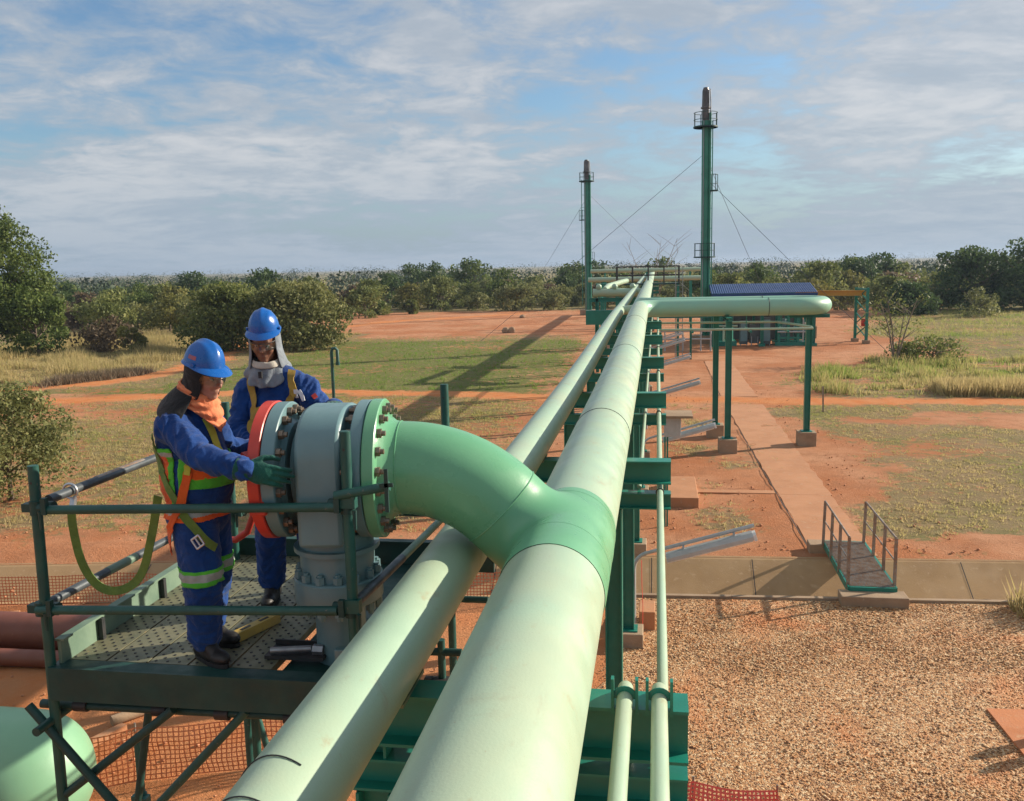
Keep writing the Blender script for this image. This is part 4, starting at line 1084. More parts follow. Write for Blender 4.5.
# deep front beam, toe boards
mb = MB(); mb.box((-2.32, Y0 - 0.02, 3.275), (1.98, 0.035, 0.19)); mb.box((-2.32, Y0 + 0.03, 3.363), (1.98, 0.10, 0.014)); mb.build('front_beam', M['darkbeam'], sc, smooth=False)
mb = MB(); mb.box((-3.27, 5.25, 3.405), (0.02, 1.95, 0.20)); mb.box((-3.268, 5.25, 3.507), (0.055, 1.95, 0.012)); mb.build('toe_board', M['mesh_panel'], sc, smooth=False)
for y in (4.62, 5.3, 5.95):
    mb = MB(); mb.box((-3.243, y, 3.405), (0.03, 0.03, 0.185)); mb.build('toe_board_cleat', M['dark'], sc, smooth=False)
mb = MB(); mb.box((-2.2, 6.24, 3.39), (2.05, 0.03, 0.22)); mb.box((-2.2, 6.22, 3.505), (2.05, 0.07, 0.01)); mb.build('toe_board', M['darkbeam'], sc, smooth=False)
# perforated planks; flat dark discs stand in for the shaded holes
hole = MB(); pl_x = [-3.16, -2.915, -2.67, -2.425, -2.18]
for i, x in enumerate(pl_x):
    mb = MB(); y0 = 4.34; y1 = 6.2
    mb.box((x, (y0 + y1) / 2, DZ - 0.022), (0.232, y1 - y0, 0.04)); mb.cur = 1
    for k in range(46):
        yy = y0 + 0.03 + k * 0.04
        for q in range(3):
            xx = x - 0.07 + q * 0.07 + (0.02 if k % 2 else -0.015)
            mb.cyl((xx, yy, DZ - 0.0015), (xx, yy, DZ + 0.0012), 0.008, n=7)
    mb.build('deck_plank', [M['plank'], M['dark']], sc, smooth=False)
mb = MB(); mb.box((-1.80, 5.25, DZ - 0.06), (0.46, 1.9, 0.04)); mb.build('deck_plate', M['darkbeam'], sc, smooth=False)
for y in (4.32, 5.2, 6.1):
    tubep('transom', [(-3.45, y, DZ - 0.27), (-1.2, y, DZ - 0.25)], 'darkbeam')
for x in (-3.33, -1.56): tubep('ledger', [(x, 4.1, DZ - 0.32), (x, 6.4, DZ - 0.32)], 'darkbeam')
for x in (-3.2, -2.72, -2.35, -1.95):
    mb = MB(); mb.cyl((x - 0.04, 4.32, DZ - 0.265), (x + 0.04, 4.32, DZ - 0.263), 0.037, n=12); mb.build('coupler', M['dark'], sc)
# braces below
tubep('brace', [(-3.44, Y0 - 0.05, 3.15), (-2.75, Y0 - 0.05, 2.33)], 'darkbeam')
tubep('brace', [(-3.30, Y0, 2.60), (-2.60, Y0 + 0.0, 3.15)], 'darkbeam')
tubep('brace', [(-2.20, Y0 + .05, 3.14), (-2.85, Y0 + .05, 2.46)], 'scaf')
tubep('brace', [(-3.1, 4.9, 3.1), (-3.35, 4.9, 1.9)], 'darkbeam')
tubep('brace', [(-2.62, 6.1, 0.4), (-3.25, 6.1, 3.0)], 'scaf')
for x, y, zt in ((-2.28, 4.55, 3.1), (-2.0, 5.6, 3.1)):
    mb = MB(); mb.cyl((x, y, 0.04), (x, y, zt), TR, n=14); mb.build('post', M['scaf'], sc)
mb = MB(); mb.bar((-1.95, 3.75, 2.62), (-2.2, 2.9, 2.62), 0.05, 0.12); mb.build('timber', M['rusty'], sc, smooth=False)
tubep('ledger', [(-2.3, 4.6, 2.98), (-1.3, 4.6, 2.98)], 'scaf')
# tubes standing between the two big pipes
t = thing('scaffold_upright', 'short green scaffold upright with a grey tube clamped to it, seen between the big pipes', 'scaffold tube', (-1.33, 5.2, 0))
mb = MB(); mb.cyl((-1.33, 5.2, 0), (-1.33, 5.2, 3.2), TR, n=14); mb.build('post', M['scaf'], t)
mb = MB(); mb.tube([(-1.335, 2.0, 2.90), (-1.335, 5.15, 2.90)], TR, 14); mb.build('ledger', M['galv'], t)
mb = MB(); mb.box((-1.33, 5.17, 2.90), (0.12, 0.10, 0.10)); mb.box((-1.41, 5.17, 2.88), (0.05, 0.05, 0.16)); mb.build('coupler', M['dark'], t)
# a free standing upright with a loose clamp under the platform
t = thing('scaffold_upright', 'short green upright with a loose coupler standing on the soil under the platform', 'scaffold tube', (-4.2, 6.3, 0))
mb = MB(); mb.cyl((-4.20, 6.3, 0), (-4.20, 6.3, 1.72), TR + 0.004, n=16); mb.build('post', M['scaf'], t)
mb = MB(); mb.box((-4.2, 6.28, 1.22), (0.14, 0.06, 0.06)); mb.cyl((-4.2, 6.3, 1.18), (-4.2, 6.3, 1.26), 0.04, n=12); mb.box((-4.14, 6.25, 1.21), (0.04, 0.05, 0.09)); mb.build('coupler', M['scaf'], t)

# yellow spirit-level-like bar on the deck
t = thing('yellow_bar', 'slotted worn yellow metal bar lying on the deck planks by the valve', 'bar', (-2.40, 4.8, DZ))
mb = MB(); mb.bar((-2.43, 4.63, DZ + 0.03), (-2.30, 4.97, DZ + 0.03), 0.055, 0.055); mb.cur = 1
for f in (0.3, 0.7): 
    q = Vector((-2.43, 4.63, 0)).lerp(Vector((-2.30, 4.97, 0)), f); d = Vector((0.13, 0.34, 0)).normalized() * 0.035
    mb.bar(q - d + Vector((0, 0, DZ + 0.0585)), q + d + Vector((0, 0, DZ + 0.0585)), 0.018, 0.004)
mb.build('bar', [M['olive_yel'], M['dark']], t, smooth=False)
# dark grated tool tray / gear beside the valve foot
t = thing('tool_tray', 'dark metal tray of tools on the deck at the foot of the valve', 'tray', (-1.85, 4.45, DZ))
mb = MB(); mb.box((-1.98, 4.53, DZ + 0.012), (0.34, 0.16, 0.02)); mb.box((-1.98, 4.61, DZ + 0.03), (0.34, 0.01, 0.04)); mb.build('tray', M['dark'], t, smooth=False)
mb = MB(); mb.cyl((-2.12, 4.47, DZ + 0.045), (-1.9, 4.52, DZ + 0.045), 0.018); mb.cyl((-1.88, 4.50, DZ + 0.05), (-1.82, 4.50, DZ + 0.05), 0.03, n=6); mb.build('wrench', M['galv'], t)

# ------------------------------------------------------------------ the valve
vx = -1.815
va = thing('valve', 'large grey flanged ball valve bolted to the green elbow on the platform', 'valve', (vx, BY, DZ))
vb = vx + 0.045
mb = MB(); prof = [(-0.17, 0.24), (-0.15, 0.245), (-0.125, 0.27), (-0.10, 0.32), (0.0, 0.345), (0.10, 0.32), (0.125, 0.27), (0.16, 0.245), (0.20, 0.24)]
mb.lathe((vb + 0.0, BY, FZ), (1, 0, 0), prof, 56)
mb.build('body', M['valve'], va, ang=25)
mb = MB(); mb.prism((vb - 0.118, BY, FZ - 0.15), (vb + 0.118, BY, FZ - 0.15), [(-0.345, -0.20), (0.345, -0.20)] + [(0.345 * math.cos(a) ** 0.75 if a < PI / 2 else -0.345 * abs(math.cos(a)) ** 0.75, 0.255 + 0.25 * math.sin(a)) for a in [PI * i / 22 for i in range(23)]])
mb.build('body_saddle', M['valve'], va, ang=30, bevel=0.022)
mb = MB(); mb.cyl((vb, BY, FZ - 0.34), (vb, BY, FZ - 0.64), 0.205, n=40); mb.cyl((vb, BY, FZ - 0.42), (vb, BY, FZ - 0.445), 0.235, n=40); mb.build('lower_neck', M['valve'], va)
mb = MB(); mb.lathe((vb, BY, FZ - 0.735), (0, 0, 1), [(0, 0.01), (0, 0.237), (0.008, 0.245), (0.132, 0.245), (0.14, 0.237), (0.14, 0.05)], 48)
bf = mb.build('lower_flange', M['valve'], va)
for i in range(14):
    a = 2 * PI * i / 14; x, y = vb + 0.215 * math.cos(a), BY + 0.215 * math.sin(a)
    b = MB(); b.cyl((x, y, FZ - 0.80), (x, y, FZ - 0.54), 0.016, n=8); b.cyl((x, y, FZ - 0.593), (x, y, FZ - 0.553), 0.027, n=6); b.cyl((x, y, FZ - 0.78), (x, y, FZ - 0.737), 0.027, n=6); b.build('bolt', M['valve'], bf)
mb = MB(); mb.cyl((vb, BY, FZ - 0.735), (vb, BY, DZ - 0.04), 0.14, n=32); mb.build('pedestal', M['valve'], va)
mb = MB(); mb.box((vb + 0.12, Y0 + 0.16, DZ + 0.06), (0.16, 0.05, 0.16)); mb.cyl((vb + 0.12, Y0 + 0.12, DZ + 0.09), (vb + 0.12, Y0 + 0.2, DZ + 0.09), 0.028); mb.build('lug', M['valve'], va, bevel=0.004)
for x0, sgn in ((vx + 0.18, 1), (vx - 0.145, -1)):
    mb = MB(); mb.lathe((x0, BY, FZ), (sgn, 0, 0), [(0, 0.26), (0.03, 0.28), (0.032, 0.37), (0.037, 0.376), (0.090, 0.376), (0.095, 0.371), (0.095, 0.24)] if sgn > 0 else [(0, 0.26), (0.025, 0.28), (0.027, 0.366), (0.032, 0.372), (0.095, 0.372), (0.10, 0.366), (0.10, 0.24)], 64)
    f_ = mb.build('flange', M['valve'], va)
    if sgn < 0: studs(x0 - 0.12, x0 + 0.018, 0.332, 20, f_, 0.026, False)
mb = MB(); mb.lathe((vx - 0.249, BY, FZ), (-1, 0, 0), [(0, 0.2), (0, 0.372), (0.004, 0.378), (0.058, 0.378), (0.062, 0.372), (0.07, 0.25), (0.072, 0.02)], 64)
rf = mb.build('red_flange', M['red'], va)
mb = MB(); mb.box((vx - 0.27, BY - 0.30, FZ - 0.02), (0.09, 0.12, 0.30)); mb.build('red_tab', M['red'], va, bevel=0.01)
mb = MB(); mb.bar((vx - 0.44, BY + 0.02, FZ + 0.09), (vx - 0.29, BY - 0.05, FZ - 0.01), 0.10, 0.03); mb.build('spade_handle', M['red'], va, bevel=0.006)
turn_tree(va)
# red hose
mb = MB(); mb.tube([(-2.72, 5.12, 4.02), (-2.70, 5.08, 3.93), (-2.64, 5.0, 3.875), (-2.55, 5.0, 3.875), (-2.47, 5.0, 3.93), (-2.42, 4.98, 4.03), (-2.34, 4.95, 4.2), (-2.24, 4.92, 4.33)], 0.021, 12)
tag(mb.build('hose', M['red'], origin=(-2.5, 5, 3.88)), 'red rubber hose sagging between the workers and the red flange', 'hose')

# ------------------------------------------------------------------ things under and left of the platform
mb = MB(); mb.tube([(-15, 11.5 - 1.15, 0.28), (-10.5, 11.45, 0.28), (-6.75, 11.5, 0.28)], 0.27, 36)
tag(mb.build('brown_pipe', M['brownpipe'], origin=(-10, 11.45, 0)), 'thicker red brown pipe lying on the soil at left', 'pipe', 'pipes lying on the ground at left')
mb = MB(); mb.tube([(-15, 9.9, 0.125), (-10.5, 10.85, 0.125), (-6.5, 10.95, 0.125)], 0.125, 28)
tag(mb.build('brown_pipe', M['brownpipe'], origin=(-10, 10.85, 0)), 'thinner red brown pipe lying in front of the thick one at left', 'pipe', 'pipes lying on the ground at left')
tk = thing('storage_tank', 'pale green horizontal tank with rounded end at the lower left corner', 'tank', (-8, 7.2, 0))
mb = MB(); mb.lathe((-12.32, 7.2, 0.70), (1, 0, 0), [(0, 0.65), (6.2, 0.65), (6.3, 0.648)] + [(6.3 + 0.62 * math.sin(a), 0.648 * math.cos(a)) for a in [PI / 2 * i / 14 for i in range(1, 15)]], 56)
mb.build('shell', M['tank'], tk, ang=40)
for x in (-6.3, -9.5):
    mb = MB(); mb.box((x, 7.2, 0.12), (0.25, 1.0, 0.26)); mb.build('saddle', M['conc'], tk, smooth=False)
def net(name, label, pts, h, mat, lean=0.0):
    t = thing(name, label, 'net fence', (pts[0][0], pts[0][1], 0), 'plastic net fences')
    vs = []; us = []; d = 0; n = 10
    P2 = []
    for (a, b) in zip(pts[:-1], pts[1:]):
        for i in range(n): P2.append(Vector(a).lerp(Vector(b), i / n))
    P2.append(Vector(pts[-1])); rows = 4
    o0 = ORG[t.name]
    for i, p in enumerate(P2):
        if i: d += (P2[i] - P2[i - 1]).length
        sag = -0.035 * math.sin(PI * ((i % n) / n)) + 0.02 * fbm(d * 1.3, 4, 4)
        for k in range(rows + 1):
            f = k / rows
            vs.append(Vector((p.x + 0.03 * fbm(d * 2, f * 3, 3), p.y + lean * f + 0.04 * fbm(d * 1.5, f * 2, 7), 0.02 + (h + sag) * f)) - o0); us.append((d, f * h))
    fs = [(i * (rows + 1) + k, (i + 1) * (rows + 1) + k, (i + 1) * (rows + 1) + k + 1, i * (rows + 1) + k + 1) for i in range(len(P2) - 1) for k in range(rows)]
    me = bpy.data.meshes.new('net'); me.from_pydata([tuple(v) for v in vs], [], fs); uv = me.uv_layers.new(name='UVMap')
    for lp in me.loops: uv.data[lp.index].uv = us[lp.vertex_index]
    me.materials.append(M[mat]); link('net', me, t)
    mb = MB()
    for p in pts: mb.cyl((p[0], p[1] + 0.03, 0), (p[0], p[1] + 0.03 + lean, h + 0.06), 0.012, n=8)
    mb.build('stake', M['rusty'], t)
net('net_fence', 'orange net fence along the drain at left, behind the brown pipes', [(-13.5, 12.55, 0), (-11.2, 12.95, 0), (-9, 13.35, 0), (-7, 13.6, 0), (-4.5, 13.85, 0), (-2.2, 14.05, 0), (-0.8, 14.25, 0)], 0.52, 'net')
net('net_fence', 'orange net fence on the red soil under the scaffold platform', [(-6.4, 7.9, 0), (-5.6, 8.35, 0), (-4.4, 8.75, 0), (-2.9, 9.1, 0)], 0.62, 'net')
net('net_fence', 'bright red net fence corner on the gravel at the bottom edge', [(-0.6, 8.05, 0), (0.35, 8.1, 0), (1.12, 8.05, 0), (1.32, 6.5, 0)], 0.58, 'netred')
mb = MB(); mb.cyl((-6.62, 9.45, 0.07), (-6.30, 9.85, 0.07), 0.065, n=18)
tag(mb.build('timber_stub', M['conc'], origin=(-6.5, 9.6, 0)), 'short pale log lying on the soil under the platform', 'log')
mb = MB(); mb.bar((-7.0, 7.9, 0.06), (-6.35, 9.3, 0.10), 0.11, 0.07)
tag(mb.build('timber_plank', M['conc_red'], origin=(-6.7, 8.6, 0), smooth=False), 'pale plank lying on the soil beside the tank', 'plank')
mb = MB(); mb.bar((-11.6, 12.1, 0.05), (-10.3, 12.6, 0.06), 0.10, 0.06)
tag(mb.build('timber_plank', M['conc_red'], origin=(-11, 12.3, 0), smooth=False), 'pale plank on the soil between the brown pipes and the net fence', 'plank')
# hooked vent pipe standing in the field
mb = MB(); hx, hy = -5.32, 14.2
mb.tube([(hx, hy, 0), (hx, hy, 3.0), (hx, hy, 4.16), (hx + 0.02, hy, 4.215), (hx + 0.07, hy, 4.22), (hx + 0.10, hy, 4.19), (hx + 0.10, hy, 3.97)], 0.027, 12)
mb.cyl((hx + 0.10, hy, 3.99), (hx + 0.10, hy, 3.94), 0.036, n=12)
tag(mb.build('vent_pipe', M['scaf'], origin=(hx, hy, 0)), 'thin green vent pipe with hooked top behind the standing worker', 'vent pipe')

# ------------------------------------------------------------------ footbridge over the drain
fb = thing('footbridge', 'small metal footbridge with two tube railings over the concrete drain', 'footbridge', (3.45, 15.7, 0))
bx0, bx1, by0, by1, bz = 3.08, 3.80, 14.62, 17.08, 0.24
sl_ = 0.02
mb = MB()
for x in (bx0, bx1): mb.bar((x, by0, bz - 0.05), (x + 0.04, by1, bz - 0.05), 0.04, 0.12)
mb.bar((bx0, by0, bz - 0.05), (bx1, by0, bz - 0.05), 0.04, 0.12); mb.bar((bx0, by1, bz - 0.05), (bx1, by1, bz - 0.05), 0.04, 0.12)
mb.build('frame', M['steel'], fb, smooth=False)
mb = MB()
for i in range(62):
    y = by0 + 0.04 + i * (by1 - by0 - 0.08) / 61; mb.box(((bx0 + bx1) / 2 + 0.02 * (y - by0) / 2.4, y, bz + 0.006), (0.70, 0.012, 0.026))
for i in range(9): mb.bar((bx0 + 0.05 + i * 0.078, by0 + 0.03, bz + 0.003), (bx0 + 0.07 + i * 0.078, by1 - 0.03, bz + 0.003), 0.008, 0.02)
mb.build('deck_grating', M['rusty'], fb, smooth=False)
for s, x in ((0, bx0), (1, bx1)):
    mb = MB()
    ysx = [by0 + 0.12, by0 + 0.86, by0 + 1.6, by1 - 0.1]
    for y in ysx: mb.bar((x, y, bz - 0.05), (x + 0.02 * (y - by0) / 2.4, y, bz + 0.80), 0.045, 0.045)
    mb.tube([(x, ysx[0], bz + 0.80), (x + 0.02, ysx[-1], bz + 0.80)], 0.019, 10); mb.tube([(x, ysx[0], bz + 0.42), (x + 0.02, ysx[-1], bz + 0.42)], 0.013, 8)
    mb.build('railing', M['rusty'], fb, smooth=False)
for y, x, w in ((by0 - 0.12, 3.42, 1.02), (by1 + 0.12, 3.3, 0.9)):
    mb = MB(); mb.box((x, y, 0.06), (w, 0.34, 0.25)); mb.build('footing', M['conc'], fb, smooth=False, bevel=0.012)
# slab in the gravel
M['soil_slab'] = paint('soil_covered_slab', (0.52, 0.20, 0.085), 0.9, (0.45, 0.165, 0.065), 1.5, 0.9, (0.5, 0.27, 0.14), bump=0.4, bsc=35, spot_thr=(0.58, 0.75))
tag(sl.build('gravel_slab', M['soil_slab'], origin=(5, 10, 0), smooth=False), 'soil stained flat slab in the gravel at the right edge', 'slab')
# the two short pegs whose shadow falls into the picture from the right
for x, y, lab in ((4.26, 10.33, 'rear of two short tube pegs beside the flat slab at the right edge'), (4.26, 10.05, 'front of two short tube pegs beside the flat slab at the right edge')):
    mb = MB(); mb.tube([(x, y, 0.0), (x, y, 0.30), (x - 0.02, y - 0.02, 0.42)], [0.07, 0.085, 0.03], 10)
    tag(mb.build('peg', M['rusty'], origin=(x, y, 0)), lab, 'peg', 'pegs at the right edge')
mb = MB(); mb.bar((5.96, 33.6, 0), (5.93, 33.6, 0.95), 0.05, 0.05); tag(mb.build('marker_stake', M['rusty'], origin=(5.96, 33.6, 0), smooth=False), 'thin brown marker stake by the sandy road right of the loop posts', 'stake')

# ------------------------------------------------------------------ flare stacks
def stack(name, label, x, y, r, h, extra, guys, lad=1):
    t = thing(name, label, 'flare stack', (x, y, 0), 'guyed green stacks')
    ht = h - 2.1
    mb = MB(); mb.cyl((x, y, 0.5), (x, y, ht), r, n=28); mb.cyl((x, y, 0.5), (x, y, 0.56), r * 1.7, n=28); 
    for z in (3.2, 7.4, 11.2): mb.cyl((x, y, z), (x, y, z + 0.06), r * 1.08, n=28)
    mb.build('stack_shaft', M['stack'], t)
    mb = MB(); mb.cyl((x + r * 1.25, y - r * 0.4, 0.5), (x + r * 1.25, y - r * 0.4, ht + 0.5), r * 0.34, n=14); mb.build('riser_pipe', M['stack'], t)
    mb = MB(); mb.cyl((x - r * 0.55, y - r * 1.05, 0.5), (x - r * 0.55, y - r * 1.05, ht), r * 0.12, n=10); mb.build('conduit', M['galv'], t)
    mb = MB(); mb.lathe((x, y, ht), (0, 0, 1), [(0, r * 0.92), (0.75, r * 0.95), (0.78, r * 1.35), (0.86, r * 1.35), (0.88, r * 1.05), (1.9, r * 0.95), (2.05, r * 0.7), (2.1, r * 0.68), (2.1, r * 0.4)], 28); mb.build('stack_tip', M['stacktip'], t)
    mb = MB(); mb.tube([(x + r * 1.3, y - .1, ht + 0.5), (x + r * 1.35, y - .1, ht + 1.1), (x + r * 1.1, y - .1, ht + 2.0)], r * 0.16, 8); mb.build('pilot_line', M['galv'], t)
    mb = MB(); mb.box((x, y, 0.25), (1.6, 1.6, 0.6)); mb.build('plinth', M['conc'], t, smooth=False)
    def platform(z, w, sx=0, full=True, hr=0.95):
        mb = MB(); cxp = x + sx
        if full: mb.lathe((cxp, y, z), (0, 0, 1), [(0, w), (0.09, w), (0.09, r * 1.02), (0, r * 1.02), (0, w)], 20)
        else: mb.box((cxp, y - 0.1, z + 0.04), (w * 1.1, w * 1.3, 0.08))
        pl = mb.build('platform', M['darkbeam'], t)
        rb = MB(); m_ = 8 if full else 4
        for i in range(m_):
            a = 2 * PI * i / m_ + 0.4; q = (cxp + math.cos(a) * w * (0.95 if full else 0.7), y + math.sin(a) * w * (0.95 if full else 0.75))
            rb.cyl((q[0], q[1], z), (q[0], q[1], z + hr), 0.024, n=6)
        for hh in (0.5, hr):
            ww = w * (0.95 if full else 0.72); k = 20 if full else 4
            rb.tube([(cxp + math.cos(2 * PI * i / k + 0.4) * ww, y + math.sin(2 * PI * i / k + 0.4) * ww, z + hh) for i in range(k)], 0.02, 6, closed=True)
        rb.build('guard_rail', M['darkbeam'], pl)
    for a in extra: platform(*a)
    mb = MB(); lx = x + lad * r * 1.9
    for s in (-1, 1): mb.cyl((lx, y + 0.2 * s - 0.1, 1.0), (lx, y + 0.2 * s - 0.1, ht), 0.025, n=6)
    z = 1.2
    while z < ht: mb.cyl((lx, y - 0.3, z), (lx, y + 0.1, z), 0.016, n=6); z += 0.4
    z = 2.5
    while z < ht: mb.bar((x, y, z), (lx, y - .1, z), 0.035, 0.035); z += 1.3
    mb.build('ladder', M['stack'], t)
    for gz, gx, gy in guys:
        mb = MB(); mb.tube([(x, y, gz), ((x + gx) / 2, (y + gy) / 2, gz / 2 - 0.12), (gx, gy, 0)], 0.014, 5); mb.build('guy_wire', M['wire'], t)
    return t
t1 = stack('flare_stack', 'taller looking nearer green stack with ladder and three platforms', 3.15, 62.5, 0.24, 16.75,
      [(14.2, 0.80), (10.1, 0.42, 0.55, False, 1.1), (5.75, 0.72)], [(12.6, -13.0, 66), (12.4, 9.4, 70), (11.0, 13.6, 57)], 1)
t2 = stack('flare_stack', 'smaller looking farther green stack, left of the pipelines', -7.5, 99.5, 0.29, 16.6,
      [(14.3, 0.82), (10.2, 0.42, -0.55, False, 1.1), (5.6, 0.42, 0.5, False, 1.2)], [(12.6, -17.0, 110), (13.2, 6.0, 112)], -1)

# ------------------------------------------------------------------ blue roofed compressor shed
sh = thing('equipment_shed', 'open green steel shed with blue corrugated roof behind the pipe loop', 'shed', (6.6, 62, 0))
mb = MB(); x0, x1, y0, y1 = 3.45, 10.05, 59.6, 65.5; zf, zb = 3.42, 3.95
pr = []; nco = 96
for i in range(nco + 1):
    x = x0 + (x1 - x0) * i / nco; dz = 0.045 if i % 2 else 0.0
    pr.append((x, dz))
vs = []
for x, dz in pr: vs += [(x, y0, zf + dz), (x, y0 + 3.0, zb + dz), (x, y1, zf + 0.1 + dz)]
mb.add(vs, [(i * 3 + k, (i + 1) * 3 + k, (i + 1) * 3 + k + 1, i * 3 + k + 1) for i in range(nco) for k in (0, 1)])
mb.box(((x0 + x1) / 2, y0 + 0.0, zf - 0.09), (x1 - x0, 0.06, 0.16))
mb.build('roof', M['bluesheet'], sh, smooth=False)
def pst(x, y, z, w=0.16): 
    mb = MB(); mb.ibeam((x, y, 0), (x, y, z), w, w, 0.02, 0.02, (1, 0, 0)); mb.box((x, y, 0.08), (0.4, 0.4, 0.2)); mb.build('column', M['steel'], sh, smooth=False)
for x in (3.6, 6.7, 9.9):
    for y in (59.9, 65.1): pst(x, y, 3.3, 0.2)
mb = MB(); mb.ibeam((x0, 59.9, 3.2), (x1, 59.9, 3.2), 0.22, 0.14); mb.ibeam((x0, 65.1, 3.2), (x1, 65.1, 3.2), 0.22, 0.14); mb.build('roof_beam', M['steel'], sh, smooth=False)
mb = MB(); mb.box((6.75, 65.2, 1.5), (6.2, 0.06, 3.0)); mb.build('back_wall', M['rack_dark'], sh, smooth=False)
def skid(name, label, x, y, parts):
    t = thing(name, label, 'machine', (x, y, 0), 'machines under the blue roof')
    for nm, mat, bx in parts:
        mb = MB()
        for q in bx:
            if q[0] == 'b': mb.box((x + q[1][0], y + q[1][1], q[1][2]), q[2])
            else: mb.cyl((x + q[1][0], y + q[1][1], q[1][2]), (x + q[2][0], y + q[2][1], q[2][2]), q[3], n=18)
        mb.build(nm, M[mat], t, smooth=(nm in ('vessel', 'pipework')))
skid('compressor_skid', 'green skid with upright vessels at the left end under the blue roof', 4.4, 61.2, [
  ('skid_base', 'steel', [('b', (0, 0, 0.15), (1.5, 2.0, 0.3))]), ('vessel', 'steel', [('c', (-0.4, 0, 0.3), (-0.4, 0, 2.3), 0.33), ('c', (0.35, 0.2, 0.3), (0.35, 0.2, 1.9), 0.26)]),
  ('pipework', 'mint', [('c', (-0.7, -0.8, 1.3), (0.8, -0.8, 1.3), 0.07), ('c', (-0.1, -0.8, 0.3), (-0.1, -0.8, 1.3), 0.06)])])
skid('control_cabinet', 'row of grey cabinets in the middle under the blue roof', 6.3, 60.6, [
  ('cabinet', 'rack_dark', [('b', (-0.7, 0, 0.85), (0.5, 0.5, 1.5)), ('b', (0.0, 0.1, 0.75), (0.6, 0.5, 1.2)), ('b', (0.75, 0, 0.95), (0.5, 0.5, 1.7))]),
  ('cabinet_door', 'valve', [('b', (-0.7, -0.26, 0.9), (0.42, 0.02, 1.2))]), ('cabinet_door', 'valve', [('b', (0.75, -0.26, 1.0), (0.42, 0.02, 1.4))]), ('stand', 'galv', [('b', (x_, -0.2, 0.3), (0.05, 0.05, 0.6)) for x_ in (-0.9, -0.5, -0.2, 0.2, 0.55, 0.95)])])
skid('metering_skid', 'green pipe frame with small vessels at the right end under the blue roof', 8.7, 60.9, [
  ('frame', 'steel', [('b', (x_, y_, 1.1), (0.16, 0.16, 2.2)) for x_ in (-0.9, -0.3, 0.3, 0.9) for y_ in (-0.6, 0.6)] + [('b', (0, -0.6, 2.15), (2.0, 0.12, 0.14)), ('b', (0, -0.6, 0.5), (2.0, 0.12, 0.12)), ('b', (0, 0, 0.12), (2.3, 1.6, 0.24))]),
  ('vessel', 'valve', [('c', (0.1, 0, 0.85), (1.1, 0, 0.85), 0.36), ('c', (-0.6, 0, 0.3), (-0.6, 0, 1.7), 0.24)]), ('pipework', 'greymetal', [('c', (-1.0, -0.75, 0.9), (1.0, -0.75, 0.9), 0.06), ('c', (0.6, -0.75, 0.2), (0.6, -0.75, 1.7), 0.05), ('c', (1.15, -0.5, 0.1), (0.7, -0.5, 1.5), 0.05)])])
t = thing('low_walkway', 'low grey pipe rail on short legs between the rack and the shed', 'pipe rail', (1.9, 57, 0))
mb = MB()
for z in (0.75, 1.25): mb.tube([(0.2, 57, z), (3.3, 57, z)], 0.055, 10)
mb.build('rail', M['greymetal'], t)
mb = MB()
for x in (0.5, 1.6, 2.7, 3.3): mb.cyl((x, 57, 0), (x, 57, 1.3), 0.05, n=8)
mb.build('leg', M['greymetal'], t)
t = thing('pipe_bridge', 'low green pipe bridge crossing from the rack towards the shed', 'pipe bridge', (1.8, 52, 0))
mb = MB(); mb.ibeam((0.1, 52, 2.45), (3.6, 52, 2.45), 0.16, 0.14); mb.build('beam', M['steel'], t, smooth=False)
mb = MB(); mb.tube([(0.1, 51.9, 2.64), (3.7, 51.9, 2.64)], 0.09, 12); mb.tube([(0.1, 52.2, 2.6), (3.7, 52.2, 2.6)], 0.05, 10); mb.build('pipe', M['mint'], t)
for x in (1.9, 3.4):
    mb = MB(); mb.ibeam((x, 52, 0), (x, 52, 2.37), 0.12, 0.12, up=(1, 0, 0)); mb.build('column', M['steel'], t, smooth=False)

# yellow monorail crane
cg = thing('crane_gantry', 'yellow crane beam on a green lattice frame, right of the blue roof', 'crane', (13.0, 62, 0))
mb = MB(); mb.ibeam((9.0, 62.0, 3.30), (13.6, 62.0, 3.24), 0.34, 0.2, 0.03, 0.04); mb.build('crane_beam', M['yellow'], cg, smooth=False)
for q in (61.2, 62.9):
    mb = MB(); mb.bar((13.05 + (0.35 if q < 62 else 0), q, 0.15), (13.05 + (0.35 if q < 62 else 0), q, 3.6), 0.17, 0.17); mb.build('leg', M['steel'], cg, smooth=False)
mb = MB()
for k in range(4):
    z = 0.4 + k * 0.8; mb.bar((13.40, 61.2, z), (13.05, 62.9, z + 0.75), 0.06, 0.06); mb.bar((13.05, 62.9, z), (13.40, 61.2, z + 0.75), 0.06, 0.06)
mb.bar((13.4, 61.2, 3.5), (13.05, 62.9, 3.5), 0.12, 0.12); mb.build('lattice', M['steel'], cg, smooth=False)
mb = MB(); mb.box((13.28, 61.6, 1.35), (0.26, 0.2, 0.5)); mb.build('hoist_control', M['red'], cg, bevel=0.02)
for x, y in ((13.4, 61.2), (13.05, 62.9)):
    mb = MB(); mb.box((x, y, 0.1), (0.42, 0.42, 0.25)); mb.build('footing', M['conc'], cg, smooth=False)
mb = MB(); mb.box((10.7, 66.0, 0.42), (0.75, 0.7, 0.86)); tag(mb.build('concrete_block', M['conc'], origin=(10.7, 66, 0), smooth=False, bevel=0.03), 'grey concrete block standing on the red soil left of the crane legs', 'block')

